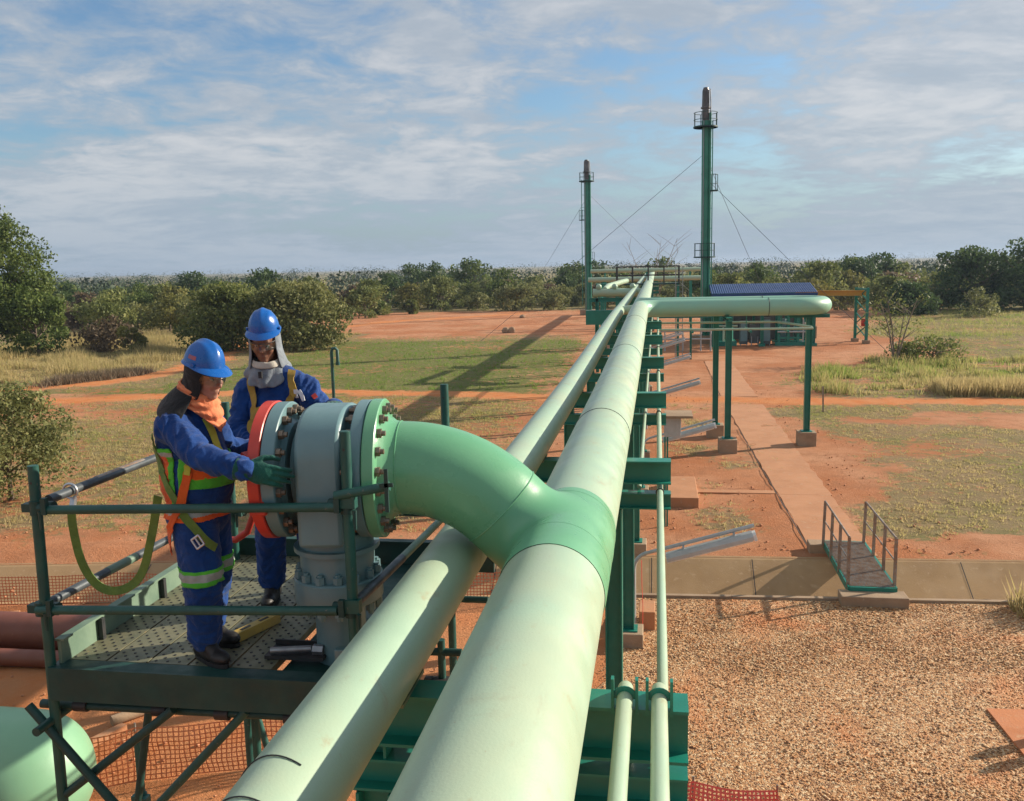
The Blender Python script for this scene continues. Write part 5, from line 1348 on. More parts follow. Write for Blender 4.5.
# far valve platform with dark railing
vp = thing('valve_platform', 'raised platform with dark railing and valves at the far end of the pipelines', 'platform', (-0.6, 52, 0))
mb = MB(); mb.box((-0.55, 53.2, 4.30), (3.6, 1.2, 0.08)); mb.build('floor', M['darkbeam'], vp, smooth=False)
mb = MB()
for y in (52.65, 53.8):
    for x in (-2.3, -1.4, -0.5, 0.4, 1.25): mb.cyl((x, y, 4.3), (x, y, 5.32), 0.04, n=6)
    for z in (4.8, 5.3): mb.tube([(-2.3, y, z), (1.25, y, z)], 0.034, 6)
mb.build('guard_rail', M['dark'], vp)
for x, y in ((-2.3, 52.7), (1.2, 52.7), (-2.3, 53.7), (1.2, 53.7)):
    mb = MB(); mb.bar((x, y, 0), (x, y, 4.26), 0.12, 0.12); mb.build('leg', M['steel'], vp, smooth=False)
mb = MB()
for x in (1.05, 1.45): mb.cyl((x, 52.5, 0), (x, 52.5, 5.3), 0.025, n=6)
for k in range(13): mb.cyl((1.05, 52.5, 0.4 + k * .38), (1.45, 52.5, .4 + k * .38), 0.016, n=5)
mb.build('ladder', M['galv'], vp)
hdr = thing('pipe_header', 'pale green header pipe with stubs crossing under the pipelines before the far platform', 'pipe', (-1.4, 46, 0))
mb = MB(); mb.tube([(-3.2, 46, 4.06), (-2, 46, 4.06), (-0.8, 46, 4.06)], 0.20, 24); mb.tube([(-2.6, 46, 4.2), (-2.5, 47.5, 4.35), (-1.9, 49.5, 4.5), (-1.7, 52, 4.52)], 0.14, 16); mb.build('pipe', M['mint'], hdr)
mb = MB()
for x in (-2.9, -2.1, -1.2): mb.ball((x, 45.95, 4.36), 0.15, 12, 8)
mb.build('valve_wheel', M['mint'], hdr)
mb = MB()
for x in (-3.0, -1.7):
    mb.ibeam((x, 46, 0), (x, 46, 3.8), 0.16, 0.16, up=(1, 0, 0))
mb.ibeam((-3.4, 46, 3.7), (-0.4, 46, 3.7), 0.2, 0.16); mb.build('support_frame', M['steel'], hdr, smooth=False)
mb = MB(); mb.box((-2.3, 44.6, 2.9), (2.3, 0.5, 0.7)); mb.build('cladding', M['steel'], hdr, smooth=False)
# two far cross pipes from stack to stack
for y, z, r, lab in ((79, 4.15, 0.20, 'lower of the two far green pipes crossing between the stacks'), (82, 4.86, 0.17, 'upper of the two far green pipes crossing between the stacks')):
    t = thing('cross_pipe', lab, 'pipe', (-1, y, 0), 'far cross pipes')
    mb = MB(); mb.tube([(-5.9, y, z), (0, y, z), (3.9, y, z), (4.15, y, z - 0.08), (4.2, y, z - 0.4), (4.2, y, z - 1.6)], r, 16); mb.build('pipe', M['mint'], t)
    mb = MB()
    for x in (-4.6, -0.9, 2.9): mb.bar((x, y, 0), (x, y, z - r), 0.14, 0.14)
    mb.build('post', M['steel'], t, smooth=False)
# left side stands by the rack
t = thing('valve_stand', 'green valve standing on a thin post left of the pipelines', 'valve stand', (-3.5, 58, 0))
mb = MB(); mb.cyl((-3.5, 58, 0), (-3.5, 58, 4.2), 0.08, n=10); mb.box((-3.5, 58, 4.22), (0.7, 0.5, 0.08)); mb.cyl((-3.7, 58, 1.3), (-3.25, 58, 1.3), 0.17, n=12); mb.build('post', M['steel'], t)
mb = MB(); mb.cyl((-3.85, 58, 0.02), (-3.15, 58, 0.02), 0.1, n=10); mb.cyl((-3.45, 58.3, 0), (-3.45, 58.3, 1.3), 0.03, n=6); mb.build('base', M['rusty'], t)
t = thing('pipe_bridge', 'low pipe run with thin legs left of the rack on the red soil', 'pipe bridge', (-3, 62, 0))
mb = MB(); mb.tube([(-4.2, 60, 2.2), (-1.6, 60, 2.2)], 0.12, 12); mb.tube([(-4.4, 63, 3.3), (-1.4, 63, 3.3)], 0.05, 8); mb.build('pipe', M['steel'], t)
mb = MB()
for x in (-4, -2.6): mb.cyl((x, 60, 0), (x, 60, 2.1), 0.06, n=8); mb.cyl((x, 63, 0), (x, 63, 3.3), 0.04, n=8)
mb.build('leg', M['steel'], t)
# small bits on the red clearing
for x, y, s, lab in ((-12.3, 74, 0.5, 'small grey rubble pile on the red clearing left of the smaller stack'), (-14.0, 95, 0.34, 'tiny pale stone far back on the red clearing')):
    mb = MB(); rr2 = random.Random(int(x))
    for _ in range(5):
        mb.ball((x + rr2.uniform(-s, s), y + rr2.uniform(-s, s) * .5, 0.22 * s * 1.6), (s * rr2.uniform(.4, .7), s * rr2.uniform(.3, .5), s * rr2.uniform(.4, .8)), 8, 5)
    tag(mb.build('rubble_pile', M['conc'], origin=(x, y, 0), ang=20), lab, 'rubble')

# ------------------------------------------------------------------ people
def cloth(name, c, c2, rough=0.8, weave=260):
    mt, t, b = newmat(name); v = geopos(t)
    col = tmix(t, trange(t, tnoise(t, v, 9, 5, 0.6), 0.35, 0.68), c, c2)
    t.links.new(col, b.inputs['Base Color']); b.inputs['Roughness'].default_value = rough
    b.inputs['Specular IOR Level'].default_value = 0.2
    b.inputs['Sheen Weight'].default_value = 0.15
    h = tmath(t, 'ADD', tmath(t, 'MULTIPLY', tnoise(t, v, 13, 3, 0.5, 0.8), 1.0), tmath(t, 'MULTIPLY', tnoise(t, v, weave, 2), 0.15))
    tbump(t, b, h, 0.45, 0.035)
    return mt
M['blue'] = cloth('blue_overall_cloth', (0.006, 0.052, 0.22), (0.004, 0.036, 0.16))
M['black_cloth'] = cloth('black_cloth', (0.010, 0.012, 0.014), (0.018, 0.02, 0.022))
M['pink'] = cloth('salmon_scarf_cloth', (0.70, 0.235, 0.105), (0.58, 0.17, 0.075))
M['hoodgrey'] = cloth('grey_hood_cloth', (0.22, 0.25, 0.28), (0.16, 0.185, 0.21))
M['hoodin'] = cloth('pale_inner_cloth', (0.50, 0.47, 0.40), (0.42, 0.39, 0.33))
M['hi_green'] = cloth('fluorescent_green_cloth', (0.10, 0.52, 0.045), (0.075, 0.42, 0.035))
M['hi_orange'] = cloth('fluorescent_orange_cloth', (0.74, 0.13, 0.02), (0.62, 0.10, 0.02))
M['reflect'] = cloth('grey_reflective_tape', (0.36, 0.40, 0.37), (0.28, 0.32, 0.30), 0.45)
M['web_green'] = cloth('green_webbing', (0.16, 0.25, 0.05), (0.11, 0.19, 0.04), 0.75, 500)
M['web_yellow'] = cloth('yellow_webbing', (0.42, 0.28, 0.05), (0.32, 0.21, 0.045), 0.75, 500)
M['web_lime'] = cloth('lime_webbing', (0.55, 0.58, 0.08), (0.45, 0.5, 0.07), 0.75, 500)
M['glove'] = cloth('green_rubberised_glove', (0.006, 0.085, 0.062), (0.004, 0.06, 0.046), 0.55)
M['helmet'] = paint('blue_helmet_plastic', (0.006, 0.10, 0.38), 0.26, (0.005, 0.085, 0.33), 8, 0.6, bump=0.01)
M['boot'] = paint('black_boot_leather', (0.011, 0.011, 0.011), 0.5, (0.022, 0.02, 0.017), 14, 0.8)
M['steelbuckle'] = paint('buckle_steel', (0.55, 0.56, 0.57), 0.3, metal=0.9, bump=0)
M['badge'] = paint('white_badge', (0.62, 0.64, 0.66), 0.5, bump=0)
M['sticker'] = paint('faded_red_sticker', (0.34, 0.09, 0.10), 0.5, (0.25, 0.10, 0.16), 30, 0.9, bump=0)
M['eye'] = paint('eye_white', (0.45, 0.42, 0.38), 0.25, bump=0)
def skinmat(name, c, c2):
    mt, t, b = newmat(name); v = geopos(t)
    col = tmix(t, trange(t, tnoise(t, v, 30, 4), 0.35, 0.65), c, c2)
    t.links.new(col, b.inputs['Base Color']); b.inputs['Roughness'].default_value = 0.42
    b.inputs['Subsurface Weight'].default_value = 0.06; b.inputs['Subsurface Radius'].default_value = (0.01, 0.004, 0.002)
    tbump(t, b, tnoise(t, v, 120, 3), 0.12, 0.004)
    return mt
M['skin_brown'] = skinmat('brown_skin', (0.24, 0.12, 0.078), (0.19, 0.09, 0.056))
M['skin_tan'] = skinmat('tan_skin', (0.38, 0.21, 0.15), (0.31, 0.16, 0.11))
def lensmat():
    mt, t, b = newmat('clear_safety_lens')
    tr = nd(t, 'ShaderNodeBsdfTransparent'); tr.inputs[0].default_value = (0.90, 0.92, 0.92, 1)
    gl = nd(t, 'ShaderNodeBsdfGlossy'); gl.inputs['Roughness'].default_value = 0.08
    fr = nd(t, 'ShaderNodeFresnel'); fr.inputs[0].default_value = 1.5
    mx = nd(t, 'ShaderNodeMixShader'); t.links.new(tmath(t, 'ADD', tmath(t, 'MULTIPLY', fr.outputs[0], 0.8), 0.06, True), mx.inputs[0])
    t.links.new(tr.outputs[0], mx.inputs[1]); t.links.new(gl.outputs[0], mx.inputs[2])
    t.links.new(mx.outputs[0], t.nodes['Material Output'].inputs[0])
    return mt
M['lens'] = lensmat()

def capsule(mb, p0, p1, r0, r1, n=16):
    mb.cyl(p0, p1, r0, r1, n); mb.ball(p0, r0, n, 10); mb.ball(p1, r1, n, 10)
def voxel(mb, vox, smooth=6, fac=0.5):
    me = bpy.data.meshes.new('tmp'); me.from_pydata(mb.v, [], mb.f)
    bm = bmesh.new(); bm.from_mesh(me); bmesh.ops.recalc_face_normals(bm, faces=bm.faces); bm.to_mesh(me); bm.free()
    ob = bpy.data.objects.new('tmp', me); COL.objects.link(ob)
    r_ = ob.modifiers.new('r', 'REMESH'); r_.mode = 'VOXEL'; r_.voxel_size = vox
    if smooth: s_ = ob.modifiers.new('s', 'SMOOTH'); s_.iterations = smooth; s_.factor = fac
    dg = bpy.context.evaluated_depsgraph_get(); dg.update()
    out_ = bpy.data.meshes.new_from_object(ob.evaluated_get(dg))
    bpy.data.objects.remove(ob); bpy.data.meshes.remove(me)
    return out_
def frame(fwd, up=(0, 0, 1)):
    x = Vector(fwd).normalized(); y = Vector(up).cross(x).normalized(); z = x.cross(y)
    return Matrix((x, y, z)).transposed()
def head_shapes(mb, o, Mx):
    def p(*a): return Vector(o) + Mx @ Vector(a)
    def ball(c, r): mb.ball(p(*c), r, 20, 14, Mx)
    ball((0, 0, 0.03), (0.096, 0.077, 0.104)); ball((0.030, 0, -0.042), (0.062, 0.058, 0.082)); ball((0.066, 0, -0.097), (0.028, 0.030, 0.022))
    capsule(mb, p(0.092, 0, 0.012), p(0.112, 0, -0.026), 0.009, 0.014, 12); ball((0.100, 0.011, -0.031), 0.010); ball((0.100, -0.011, -0.031), 0.010)
    capsule(mb, p(0.083, -0.034, 0.026), p(0.083, 0.034, 0.026), 0.013, 0.013, 10)
    for s in (-1, 1):
        ball((0.058, s * 0.034, -0.03), (0.032, 0.028, 0.030)); ball((-0.008, s * 0.078, -0.008), (0.020, 0.010, 0.032))
    ball((0.089, 0, -0.060), (0.013, 0.024, 0.008)); ball((0.087, 0, -0.071), (0.013, 0.021, 0.008))
    mb.cyl(p(-0.012, 0, -0.03), p(-0.03, 0, -0.16), 0.058, 0.062, 20)

def to_child(me, name, parent, mats):
    """mesh in world space -> child object of the person"""
    o0 = ORG[parent.name]
    me.transform(Matrix.Translation(-o0)); me.name = name
    me.materials.clear()
    for q in (mats if isinstance(mats, (list, tuple)) else [mats]): me.materials.append(q)
    me.polygons.foreach_set('use_smooth', [True] * len(me.polygons))
    return link(name, me, parent)

def segd(p, a, b):
    ab = b - a; t = max(0, min(1, (p - a).dot(ab) / ab.dot(ab))); return (p - a - ab * t).length

def build_body(person, J, head_o, head_M, skin, fold=0.006, seed=0):
    mb = MB()
    for a, b, ra, rb in J['seg']: capsule(mb, J[a], J[b], ra, rb, 20)
    for c, r, Mx in J['balls']: mb.ball(c, r, 22, 14, Mx)
    head_shapes(mb, head_o, head_M)
    me = voxel(mb, 0.0085, 5)
    # cloth folds: push the overall's surface along its normals, more near joints
    nv = len(me.vertices)
    hz = Vector(head_o); up = head_M @ Vector((0, 0, 1))
    jl = [Vector(J[k]) for k in J['fold']]
    nrm = [v.normal.copy() for v in me.vertices]
    for v, n in zip(me.vertices, nrm):
        p = v.co
        if (p - hz).length < 0.17 and (p - hz).dot(up) > -0.125: continue
        k = 0.35 + sum(math.exp(-((p - j).length / 0.16) ** 2) for j in jl)
        # folds run round the limb: dense along its axis, long round it
        bs = min(J['seg'], key=lambda q: segd(p, J[q[0]], J[q[1]])); A, B = J[bs[0]], J[bs[1]]; ax = (B - A).normalized(); al = (p - A).dot(ax); rd = (p - A - ax * al) * 11
        tw = 2.4 * noise.noise(p * 5 + Vector((seed, 0, 0)))
        w = 1 - abs(noise.noise(ax * (al * 12 + tw) + rd + Vector((seed, seed * 2, 0)))) * 2.4
        w2 = 1 - abs(noise.noise(ax * (al * 27 + tw) + rd * 1.5 + Vector((seed * 3, 0, 1)))) * 2.4
        v.co = p + n * (fold * min(1.6, k) * (w * 1.1 + 0.8 * w2))
    world = me.copy()
    for po in me.polygons:
        c = po.center; po.material_index = 1 if ((c - hz).length < 0.19 and (c - hz).dot(up) > -0.135) else 0
    idx = [po.material_index for po in me.polygons]
    ob = to_child(me, 'body', person, [M['blue'], skin])
    me.polygons.foreach_set('material_index', idx)
    return ob, world

def shell(world, test, off, name, parent, mats):
    """patch of clothing: body faces picked by test(centre) -> material index or None, lifted off the body"""
    vm = {}; vs = []; fs = []; mi = []
    for po in world.polygons:
        k = test(po.center, po.normal)
        if k is None: continue
        f = []
        for i in po.vertices:
            if i not in vm:
                vm[i] = len(vs); v = world.vertices[i]; vs.append(v.co + v.normal * off)
            f.append(vm[i])
        fs.append(tuple(f)); mi.append(k)
    me = bpy.data.meshes.new(name); me.from_pydata([tuple(v) for v in vs], [], fs); me.update()
    ob = to_child(me, name, parent, mats); me.polygons.foreach_set('material_index', mi)
    so = ob.modifiers.new('thick', 'SOLIDIFY'); so.thickness = 0.006; so.offset = 0
    return ob
def ribbon(bvh, pts, width, off, name, parent, mat, thick=0.004, sub=6, hug=True):
    """webbing laid over the body along a rough path"""
    P0 = [Vector(p) for p in pts]; path = []
    for a, b in zip(P0[:-1], P0[1:]):
        for i in range(sub): path.append(a.lerp(b, i / sub))
    path.append(P0[-1])
    Q = []
    for p in path:
        if hug:
            loc, nor, _, d = bvh.find_nearest(p); Q.append((loc + nor * off, nor))
        else: Q.append((p, None))
    vs = []; k = len(Q)
    sm = [Q[0][0]] + [(Q[i - 1][0] + Q[i][0] * 2 + Q[i + 1][0]) / 4 for i in range(1, k - 1)] + [Q[-1][0]]
    for _ in range(3): sm = [sm[0]] + [(sm[i - 1] + sm[i] * 2 + sm[i + 1]) / 4 for i in range(1, k - 1)] + [sm[-1]]
    nr = [q[1] for q in Q]
    for i in range(k):
        t = (sm[min(i + 1, k - 1)] - sm[max(i - 1, 0)]).normalized()
        n = nr[i] if nr[i] is not None else (Vector((0.1, -1, 0.25)) - t * Vector((0.1, -1, 0.25)).dot(t)).normalized()
        s = t.cross(n).normalized() * width / 2
        vs += [sm[i] - s + n * thick, sm[i] + s + n * thick, sm[i] + s - n * thick * .3, sm[i] - s - n * thick * .3]
    fs = []
    for i in range(k - 1):
        for j in range(4): fs.append((i * 4 + j, i * 4 + (j + 1) % 4, (i + 1) * 4 + (j + 1) % 4, (i + 1) * 4 + j))
    fs += [(3, 2, 1, 0), tuple(range((k - 1) * 4, k * 4))]
    return MB().add(vs, fs).build(name, mat, parent, ang=40)

def helmet(person, o, Mx, k_=1.0):
    o = Vector(o); Mx = Mx * k_
    def p(x, y, z): return o + Mx @ Vector((x, y, z))
    mb = MB(); n, m = 40, 14; vs = []
    def surf(th, ph, k=1.0):
        ct, st = math.cos(th), math.sin(th)
        rx = 0.118 if ct > 0 else 0.124; ry = 0.102
        e = math.cos(ph); zz = math.sin(ph)
        # centre ridge
        x, y, z = rx * e * ct, ry * e * st, 0.135 * zz
        rid = 0.007 * math.exp(-(y / 0.016) ** 2) * ss(0.15, 0.5, zz) + 0.004 * math.exp(-((abs(y) - 0.05) / 0.010) ** 2) * ss(0.3, 0.6, zz)
        return x * k, y * k, z + 0.028 + rid
    for i in range(m + 1):
        ph = (PI / 2) * (i / m)
        for j in range(n):
            vs.append(p(*surf(2 * PI * j / n, ph)))
    fs = [(i * n + j, i * n + (j + 1) % n, (i + 1) * n + (j + 1) % n, (i + 1) * n + j) for i in range(m) for j in range(n)]
    mb.add(vs, fs)
    # rim and peak
    vs = []
    for j in range(n):
        th = 2 * PI * j / n; ct = math.cos(th); pk = 0.042 * max(0, ct) ** 1.3 if ct > 0 else 0.0
        x, y, _ = surf(th, 0)
        r = 1 + 0.09 ; dr = 0.012 + pk
        l = math.hypot(x, y); ux, uy = x / l, y / l
        drop = -0.010 - 0.018 * max(0, ct)
        for (q, dz) in ((0.0, 0.004), (dr * 0.6, drop * 0.5 + 0.003), (dr, drop), (dr * 0.6, drop * 0.5 - 0.003), (-0.004, -0.006)):
            vs.append(p(x + ux * q, y + uy * q, 0.028 + dz))
    fs = [(j * 5 + k, ((j + 1) % n) * 5 + k, ((j + 1) % n) * 5 + k + 1, j * 5 + k + 1) for j in range(n) for k in range(4)]
    mb.add(vs, fs)
    h = mb.build('helmet', M['helmet'], person, ang=50)
    b = MB()
    for s in (-1, 1):
        b.box(p(0.02, s * 0.108, 0.034), (0.024, 0.012, 0.016), Mx)
    b.build('lug', M['helmet'], h)
    st = MB(); q = []
    for i in range(7):
        for zz in (0.25, 0.42):
            th = -PI / 2 - 0.28 + 0.5 * i / 6; ph = zz; x, y, z = surf(th, ph, 1.004); q.append(p(x, y, z))
    st.add(q, [(i * 2, i * 2 + 2, i * 2 + 3, i * 2 + 1) for i in range(6)]); st.build('helmet_sticker', M['sticker'], h)
    return h
def glasses(person, o, Mx):
    o = Vector(o); vs = []; n = 16
    for i in range(n + 1):
        a = -1.25 + 2.5 * i / n
        for z, k in ((0.026, 1.0), (0.004, 1.03), (-0.022, 0.99)):
            vs.append(o + Mx @ Vector((0.006 + 0.110 * math.cos(a) * k, 0.083 * math.sin(a) * k, z - 0.002)))
    g = MB().add(vs, [(i * 3 + k, (i + 1) * 3 + k, (i + 1) * 3 + k + 1, i * 3 + k + 1) for i in range(n) for k in (0, 1)]).build('safety_glasses', M['lens'], person)
    f = MB(); f.tube([o + Mx @ Vector((0.006 + 0.111 * math.cos(a), 0.084 * math.sin(a), 0.026)) for a in [-1.25 + 2.5 * i / 16 for i in range(17)]], 0.0022, 6)
    for s in (-1, 1): f.tube([o + Mx @ Vector((0.04, s * 0.079, 0.018)), o + Mx @ Vector((-0.02, s * 0.083, 0.014))], 0.003, 6)
    f.build('glasses_frame', M['dark'], g)
def eyes(person, o, Mx):
    o = Vector(o)
    for s in (-1, 1):
        b = MB(); b.ball(o + Mx @ Vector((0.078, s * 0.031, 0.004)), (0.013, 0.0145, 0.007), 12, 8, Mx); e = b.build('eye', M['eye'], person)
        b = MB(); b.ball(o + Mx @ Vector((0.0885, s * 0.031, 0.003)), (0.004, 0.0055, 0.0055), 10, 6, Mx); b.build('iris', M['dark'], e)
def glove(person, wrist, fwd, back, side, curl=0.35, spread=1.0, k=1.12, gaunt=0.07):
    """gloved hand: palm, five separate bent fingers; back = normal of the back of the hand, side=+1 puts the thumb on the frame's +y"""
    w = Vector(wrist); x = Vector(fwd).normalized(); z = (Vector(back) - x * x.dot(Vector(back))).normalized(); y = z.cross(x)
    F = Matrix((x, y, z)).transposed()
    def p(a, b, c): return w + F @ Vector((a * k, b * k * side, c * k))
    mb = MB()
    mb.ball(p(0.055, 0, 0), (0.056 * k, 0.044 * k, 0.019 * k), 18, 12, F); mb.ball(p(0.03, 0, 0), (0.045 * k, 0.036 * k, 0.021 * k), 18, 12, F)
    for i, (oy, L1, L2, L3) in enumerate(((0.030, 0.044, 0.026, 0.021), (0.010, 0.049, 0.030, 0.023), (-0.011, 0.045, 0.027, 0.022), (-0.030, 0.035, 0.021, 0.019))):
        a0 = p(0.088 - abs(oy) * 0.25, oy, 0.002); sp = oy * 2.2 * spread; c = 0.0; q = a0; rr = 0.0098 * k
        capsule(mb, p(0.05, oy * 0.8, 0), a0, 0.013 * k, rr * 1.12, 12)
        for j, L_ in enumerate((L1, L2, L3)):
            c += curl * (0.55, 1.0, 0.8)[j] * (1 + 0.12 * i)
            d = F @ Vector((math.cos(c), side * math.sin(sp) * 0.6, -math.sin(c))).normalized()
            e = q + d * L_ * k; capsule(mb, q, e, rr * (1.05 - 0.07 * j), rr * (0.98 - 0.08 * j), 12); q = e
    t0 = p(0.022, 0.030, -0.006); t1 = p(0.052, 0.058, -0.014); t2 = p(0.084, 0.066, -0.022); t3 = p(0.106, 0.064, -0.030)
    capsule(mb, t0, t1, 0.017 * k, 0.0125 * k, 12); capsule(mb, t1, t2, 0.012 * k, 0.0108 * k, 12); capsule(mb, t2, t3, 0.0108 * k, 0.0095 * k, 12)
    mb.cyl(p(-gaunt, 0, 0), p(0.02, 0, 0), 0.046 * k, 0.034 * k, 18)
    me = voxel(mb, 0.0045, 4)
    for v in me.vertices:
        v.co += v.normal * 0.0015 * noise.noise(v.co * 60)
    g = to_child(me, 'glove', person, M['glove'])
    return g
def boot(person, ankle, fwd, zf):
    a = Vector(ankle); x = Vector((fwd[0], fwd[1], 0)).normalized(); F = frame(x)
    def p(b, c, z): 
        q = F @ Vector((b, c, 0)); return Vector((a.x + q.x, a.y + q.y, zf + z))
    mb = MB()
    capsule(mb, p(-0.045, 0, 0.05), p(-0.02, 0, 0.17), 0.046, 0.055); capsule(mb, p(-0.04, 0, 0.045), p(0.10, 0.004, 0.045), 0.043, 0.045); mb.ball(p(0.13, 0.004, 0.045), (0.075, 0.048, 0.042), 18, 12, F)
    capsule(mb, p(0.0, 0, 0.11), p(0.09, 0, 0.06), 0.045, 0.038)
    me = voxel(mb, 0.008, 4)
    for v in me.vertices: v.co.z = max(v.co.z, zf + 0.012)
    b = to_child(me, 'boot', person, M['boot'])
    s = MB(); prof = []
    for i in range(24):
        t = 2 * PI * i / 24; c, s_ = math.cos(t), math.sin(t)
        prof.append((0.04 + 0.165 * c * (1 if c > 0 else 0.86), 0.046 * s_ * (1.08 if c > 0 else 0.92)))
    s.add([p(u, w, 0.002) for u, w in prof] + [p(u, w, 0.026) for u, w in prof], [tuple(range(24))[::-1], tuple(range(24, 48))] + [(i, (i + 1) % 24, 24 + (i + 1) % 24, 24 + i) for i in range(24)])
    s.build('boot_sole', M['rubber'], b)
def drape(name, parent, o, Mx, rings, mat, a0=0.0, a1=2 * PI, n=56, fold=0.006, freq=7, thick=0.006, seed=1.0):
    """cloth wrapped round the head and neck: rings of (z, rx, ry, dx) in the head frame"""
    o = Vector(o); vs = []; full = abs(a1 - a0 - 2 * PI) < 1e-6; m = n if full else n + 1
    for k, (z, rx, ry, dx) in enumerate(rings):
        for j in range(m):
            a = a0 + (a1 - a0) * j / n
            f = 1 + (fold / 0.1) * (math.sin(a * freq + k * 0.9 + seed) * 0.6 + noise.noise(Vector((math.cos(a) * 2.2 + seed, math.sin(a) * 2.2, z * 22)))) * (k / max(1, len(rings) - 1) * 0.8 + 0.35)
            vs.append(o + Mx @ Vector((dx + rx * math.cos(a) * f, ry * math.sin(a) * f, z + 0.006 * noise.noise(Vector((a * 2, z * 9, seed))))))
    fs = [(k * m + j, k * m + (j + 1) % m, (k + 1) * m + (j + 1) % m, (k + 1) * m + j) for k in range(len(rings) - 1) for j in range(m if full else n)]
    ob = MB().add(vs, fs).build(name, mat, parent, ang=70)
    so = ob.modifiers.new('thick', 'SOLIDIFY'); so.thickness = thick; so.offset = 0
    sb = ob.modifiers.new('smooth', 'SUBSURF'); sb.levels = 1; sb.render_levels = 1
    return ob

# ---- the stooping worker on the left, seen from his right side
pa = thing('person', 'worker stooping in profile with salmon scarf and orange and green vest', 'person', (-2.48, 4.5, DZ))
V = Vector
HA = V((-2.372, 4.44, 4.962)); HM = frame((0.92, -0.30, -0.26))
JA = dict(pel=V((-2.49, 4.52, 4.20)), wai=V((-2.505, 4.51, 4.38)), che=V((-2.50, 4.50, 4.58)), upc=V((-2.475, 4.49, 4.71)), nek=V((-2.41, 4.47, 4.83)),
  shr=V((-2.515, 4.325, 4.695)), elr=V((-2.285, 4.19, 4.565)), wrr=V((-2.055, 4.17, 4.515)),
  shl=V((-2.50, 4.66, 4.70)), ell=V((-2.47, 4.79, 4.50)), wrl=V((-2.36, 4.93, 4.46)),
  hpr=V((-2.49, 4.425, 4.17)), knr=V((-2.455, 4.40, 3.83)), anr=V((-2.475, 4.415, 3.515)), hpl=V((-2.51, 4.61, 4.17)), knl=V((-2.50, 4.63, 3.84)), anl=V((-2.56, 4.64, 3.52)),
  fold=('elr', 'wrr', 'ell', 'knr', 'knl', 'anr', 'anl', 'wai', 'shr'))
JA['seg'] = [('pel', 'wai', .150, .148), ('wai', 'che', .148, .158), ('che', 'upc', .155, .125), ('upc', 'nek', .10, .066), ('shr', 'elr', .084, .064), ('elr', 'wrr', .064, .050), ('shl', 'ell', .084, .062), ('ell', 'wrl', .062, .05),
  ('shr', 'shl', .09, .09), ('hpr', 'knr', .126, .098), ('knr', 'anr', .098, .082), ('hpl', 'knl', .122, .096), ('knl', 'anl', .096, .08)]
JA['balls'] = [(V((-2.485, 4.49, 4.40)), (.192, .165, .27), None), (V((-2.545, 4.50, 4.62)), (.135, .19, .17), None), (V((-2.55, 4.52, 4.18)), (.13, .17, .13), None)]
ba, wa = build_body(pa, JA, HA, HM, M['skin_tan'], 0.0075, 2.0)
helmet(pa, HA + HM @ V((-0.016, 0, 0.034)), HM, 0.95); glasses(pa, HA, HM); eyes(pa, HA, HM)
drape('balaclava', pa, HA, HM, [(0.055, .112, .092, -0.012), (0.02, .110, .091, -0.012), (-0.03, .108, .089, -0.014), (-0.075, .104, .086, -0.018), (-0.12, .104, .092, -0.025)], M['black_cloth'], R(52), R(308), 40, 0.003, 4)
def kerchief(name, parent, c, fwd, mat):
    """folded scarf: high at the nape, running down to a point on the chest"""
    F = frame(fwd); n, rows = 88, 14; vs = []
    for k in range(rows + 1):
        f = k / rows
        for j in range(n):
            a = 2 * PI * j / n; ca = math.cos(a); h = (1 - ca) / 2
            zt = 0.045 + 0.085 * h; zb = -0.155 + 0.235 * h ** 0.62
            rt = 0.084 - 0.004 * ca; rb = 0.108 + 0.022 * max(0, ca) ** 2
            z = zt + (zb - zt) * f; r = rt + (rb - rt) * f ** 0.8
            fo = math.sin((f * 3.2 + 1.1 * abs(a - PI)) * 6.5 + 1.5 * noise.noise(Vector((ca * 2, math.sin(a) * 2, f * 2)))) * 0.0085 * (0.5 + f) + 0.006 * noise.noise(Vector((ca * 5, math.sin(a) * 5, f * 4)))
            w = 1 - 0.35 * max(0, ca) * f
            p = F @ Vector(((r + fo) * ca + 0.012 * f * max(0, ca), (r + fo) * math.sin(a) * w, z)); vs.append(c + p)
    fs = [(k * n + j, k * n + (j + 1) % n, (k + 1) * n + (j + 1) % n, (k + 1) * n + j) for k in range(rows) for j in range(n)]
    ob = MB().add(vs, fs).build(name, mat, parent, ang=80)
    so = ob.modifiers.new('thick', 'SOLIDIFY'); so.thickness = 0.006; so.offset = 0
    return ob
kerchief('scarf', pa, V((-2.425, 4.455, 4.815)), (0.93, -0.25, 0), M['pink'])
drape('collar', pa, V((-2.445, 4.47, 4.80)), frame((0.9, -0.1, -0.30)), [(0.075, .115, .112, -0.012), (0.03, .135, .135, -0.015), (-0.03, .165, .19, -0.02), (-0.075, .17, .215, -0.015)], M['black_cloth'], R(70), R(290), 40, 0.004, 5)
ga = glove(pa, V((-2.05, 4.17, 4.512)), (0.97, 0.10, -0.22), (0.10, -0.95, 0.25), 1, 0.34, 0.7, 1.34, 0.035)
glove(pa, V((-2.36, 4.93, 4.46)), (0.75, 0.5, -0.1), (0, 0.5, 0.8), -1, 0.4)
boot(pa, JA['anr'], (0.85, -0.5), DZ); boot(pa, JA['anl'], (0.9, -0.25), DZ)
mb = MB(); mb.cyl(JA['wrr'] + V((-0.03, -0.003, 0.008)), JA['wrr'] + V((0.02, 0.004, -0.004)), 0.047, 0.045, 18); mb.build('cuff_lining', M['red'], pa)
arm_segs = [(JA['shr'], JA['elr'], .100), (JA['elr'], JA['wrr'], .085), (JA['shl'], JA['ell'], .10), (JA['ell'], JA['wrl'], .085)]
def on_arm(c): return any(segd(c, a, b) < r and not (b is JA['elr'] and (c - a).length < 0.05) for a, b, r in arm_segs)
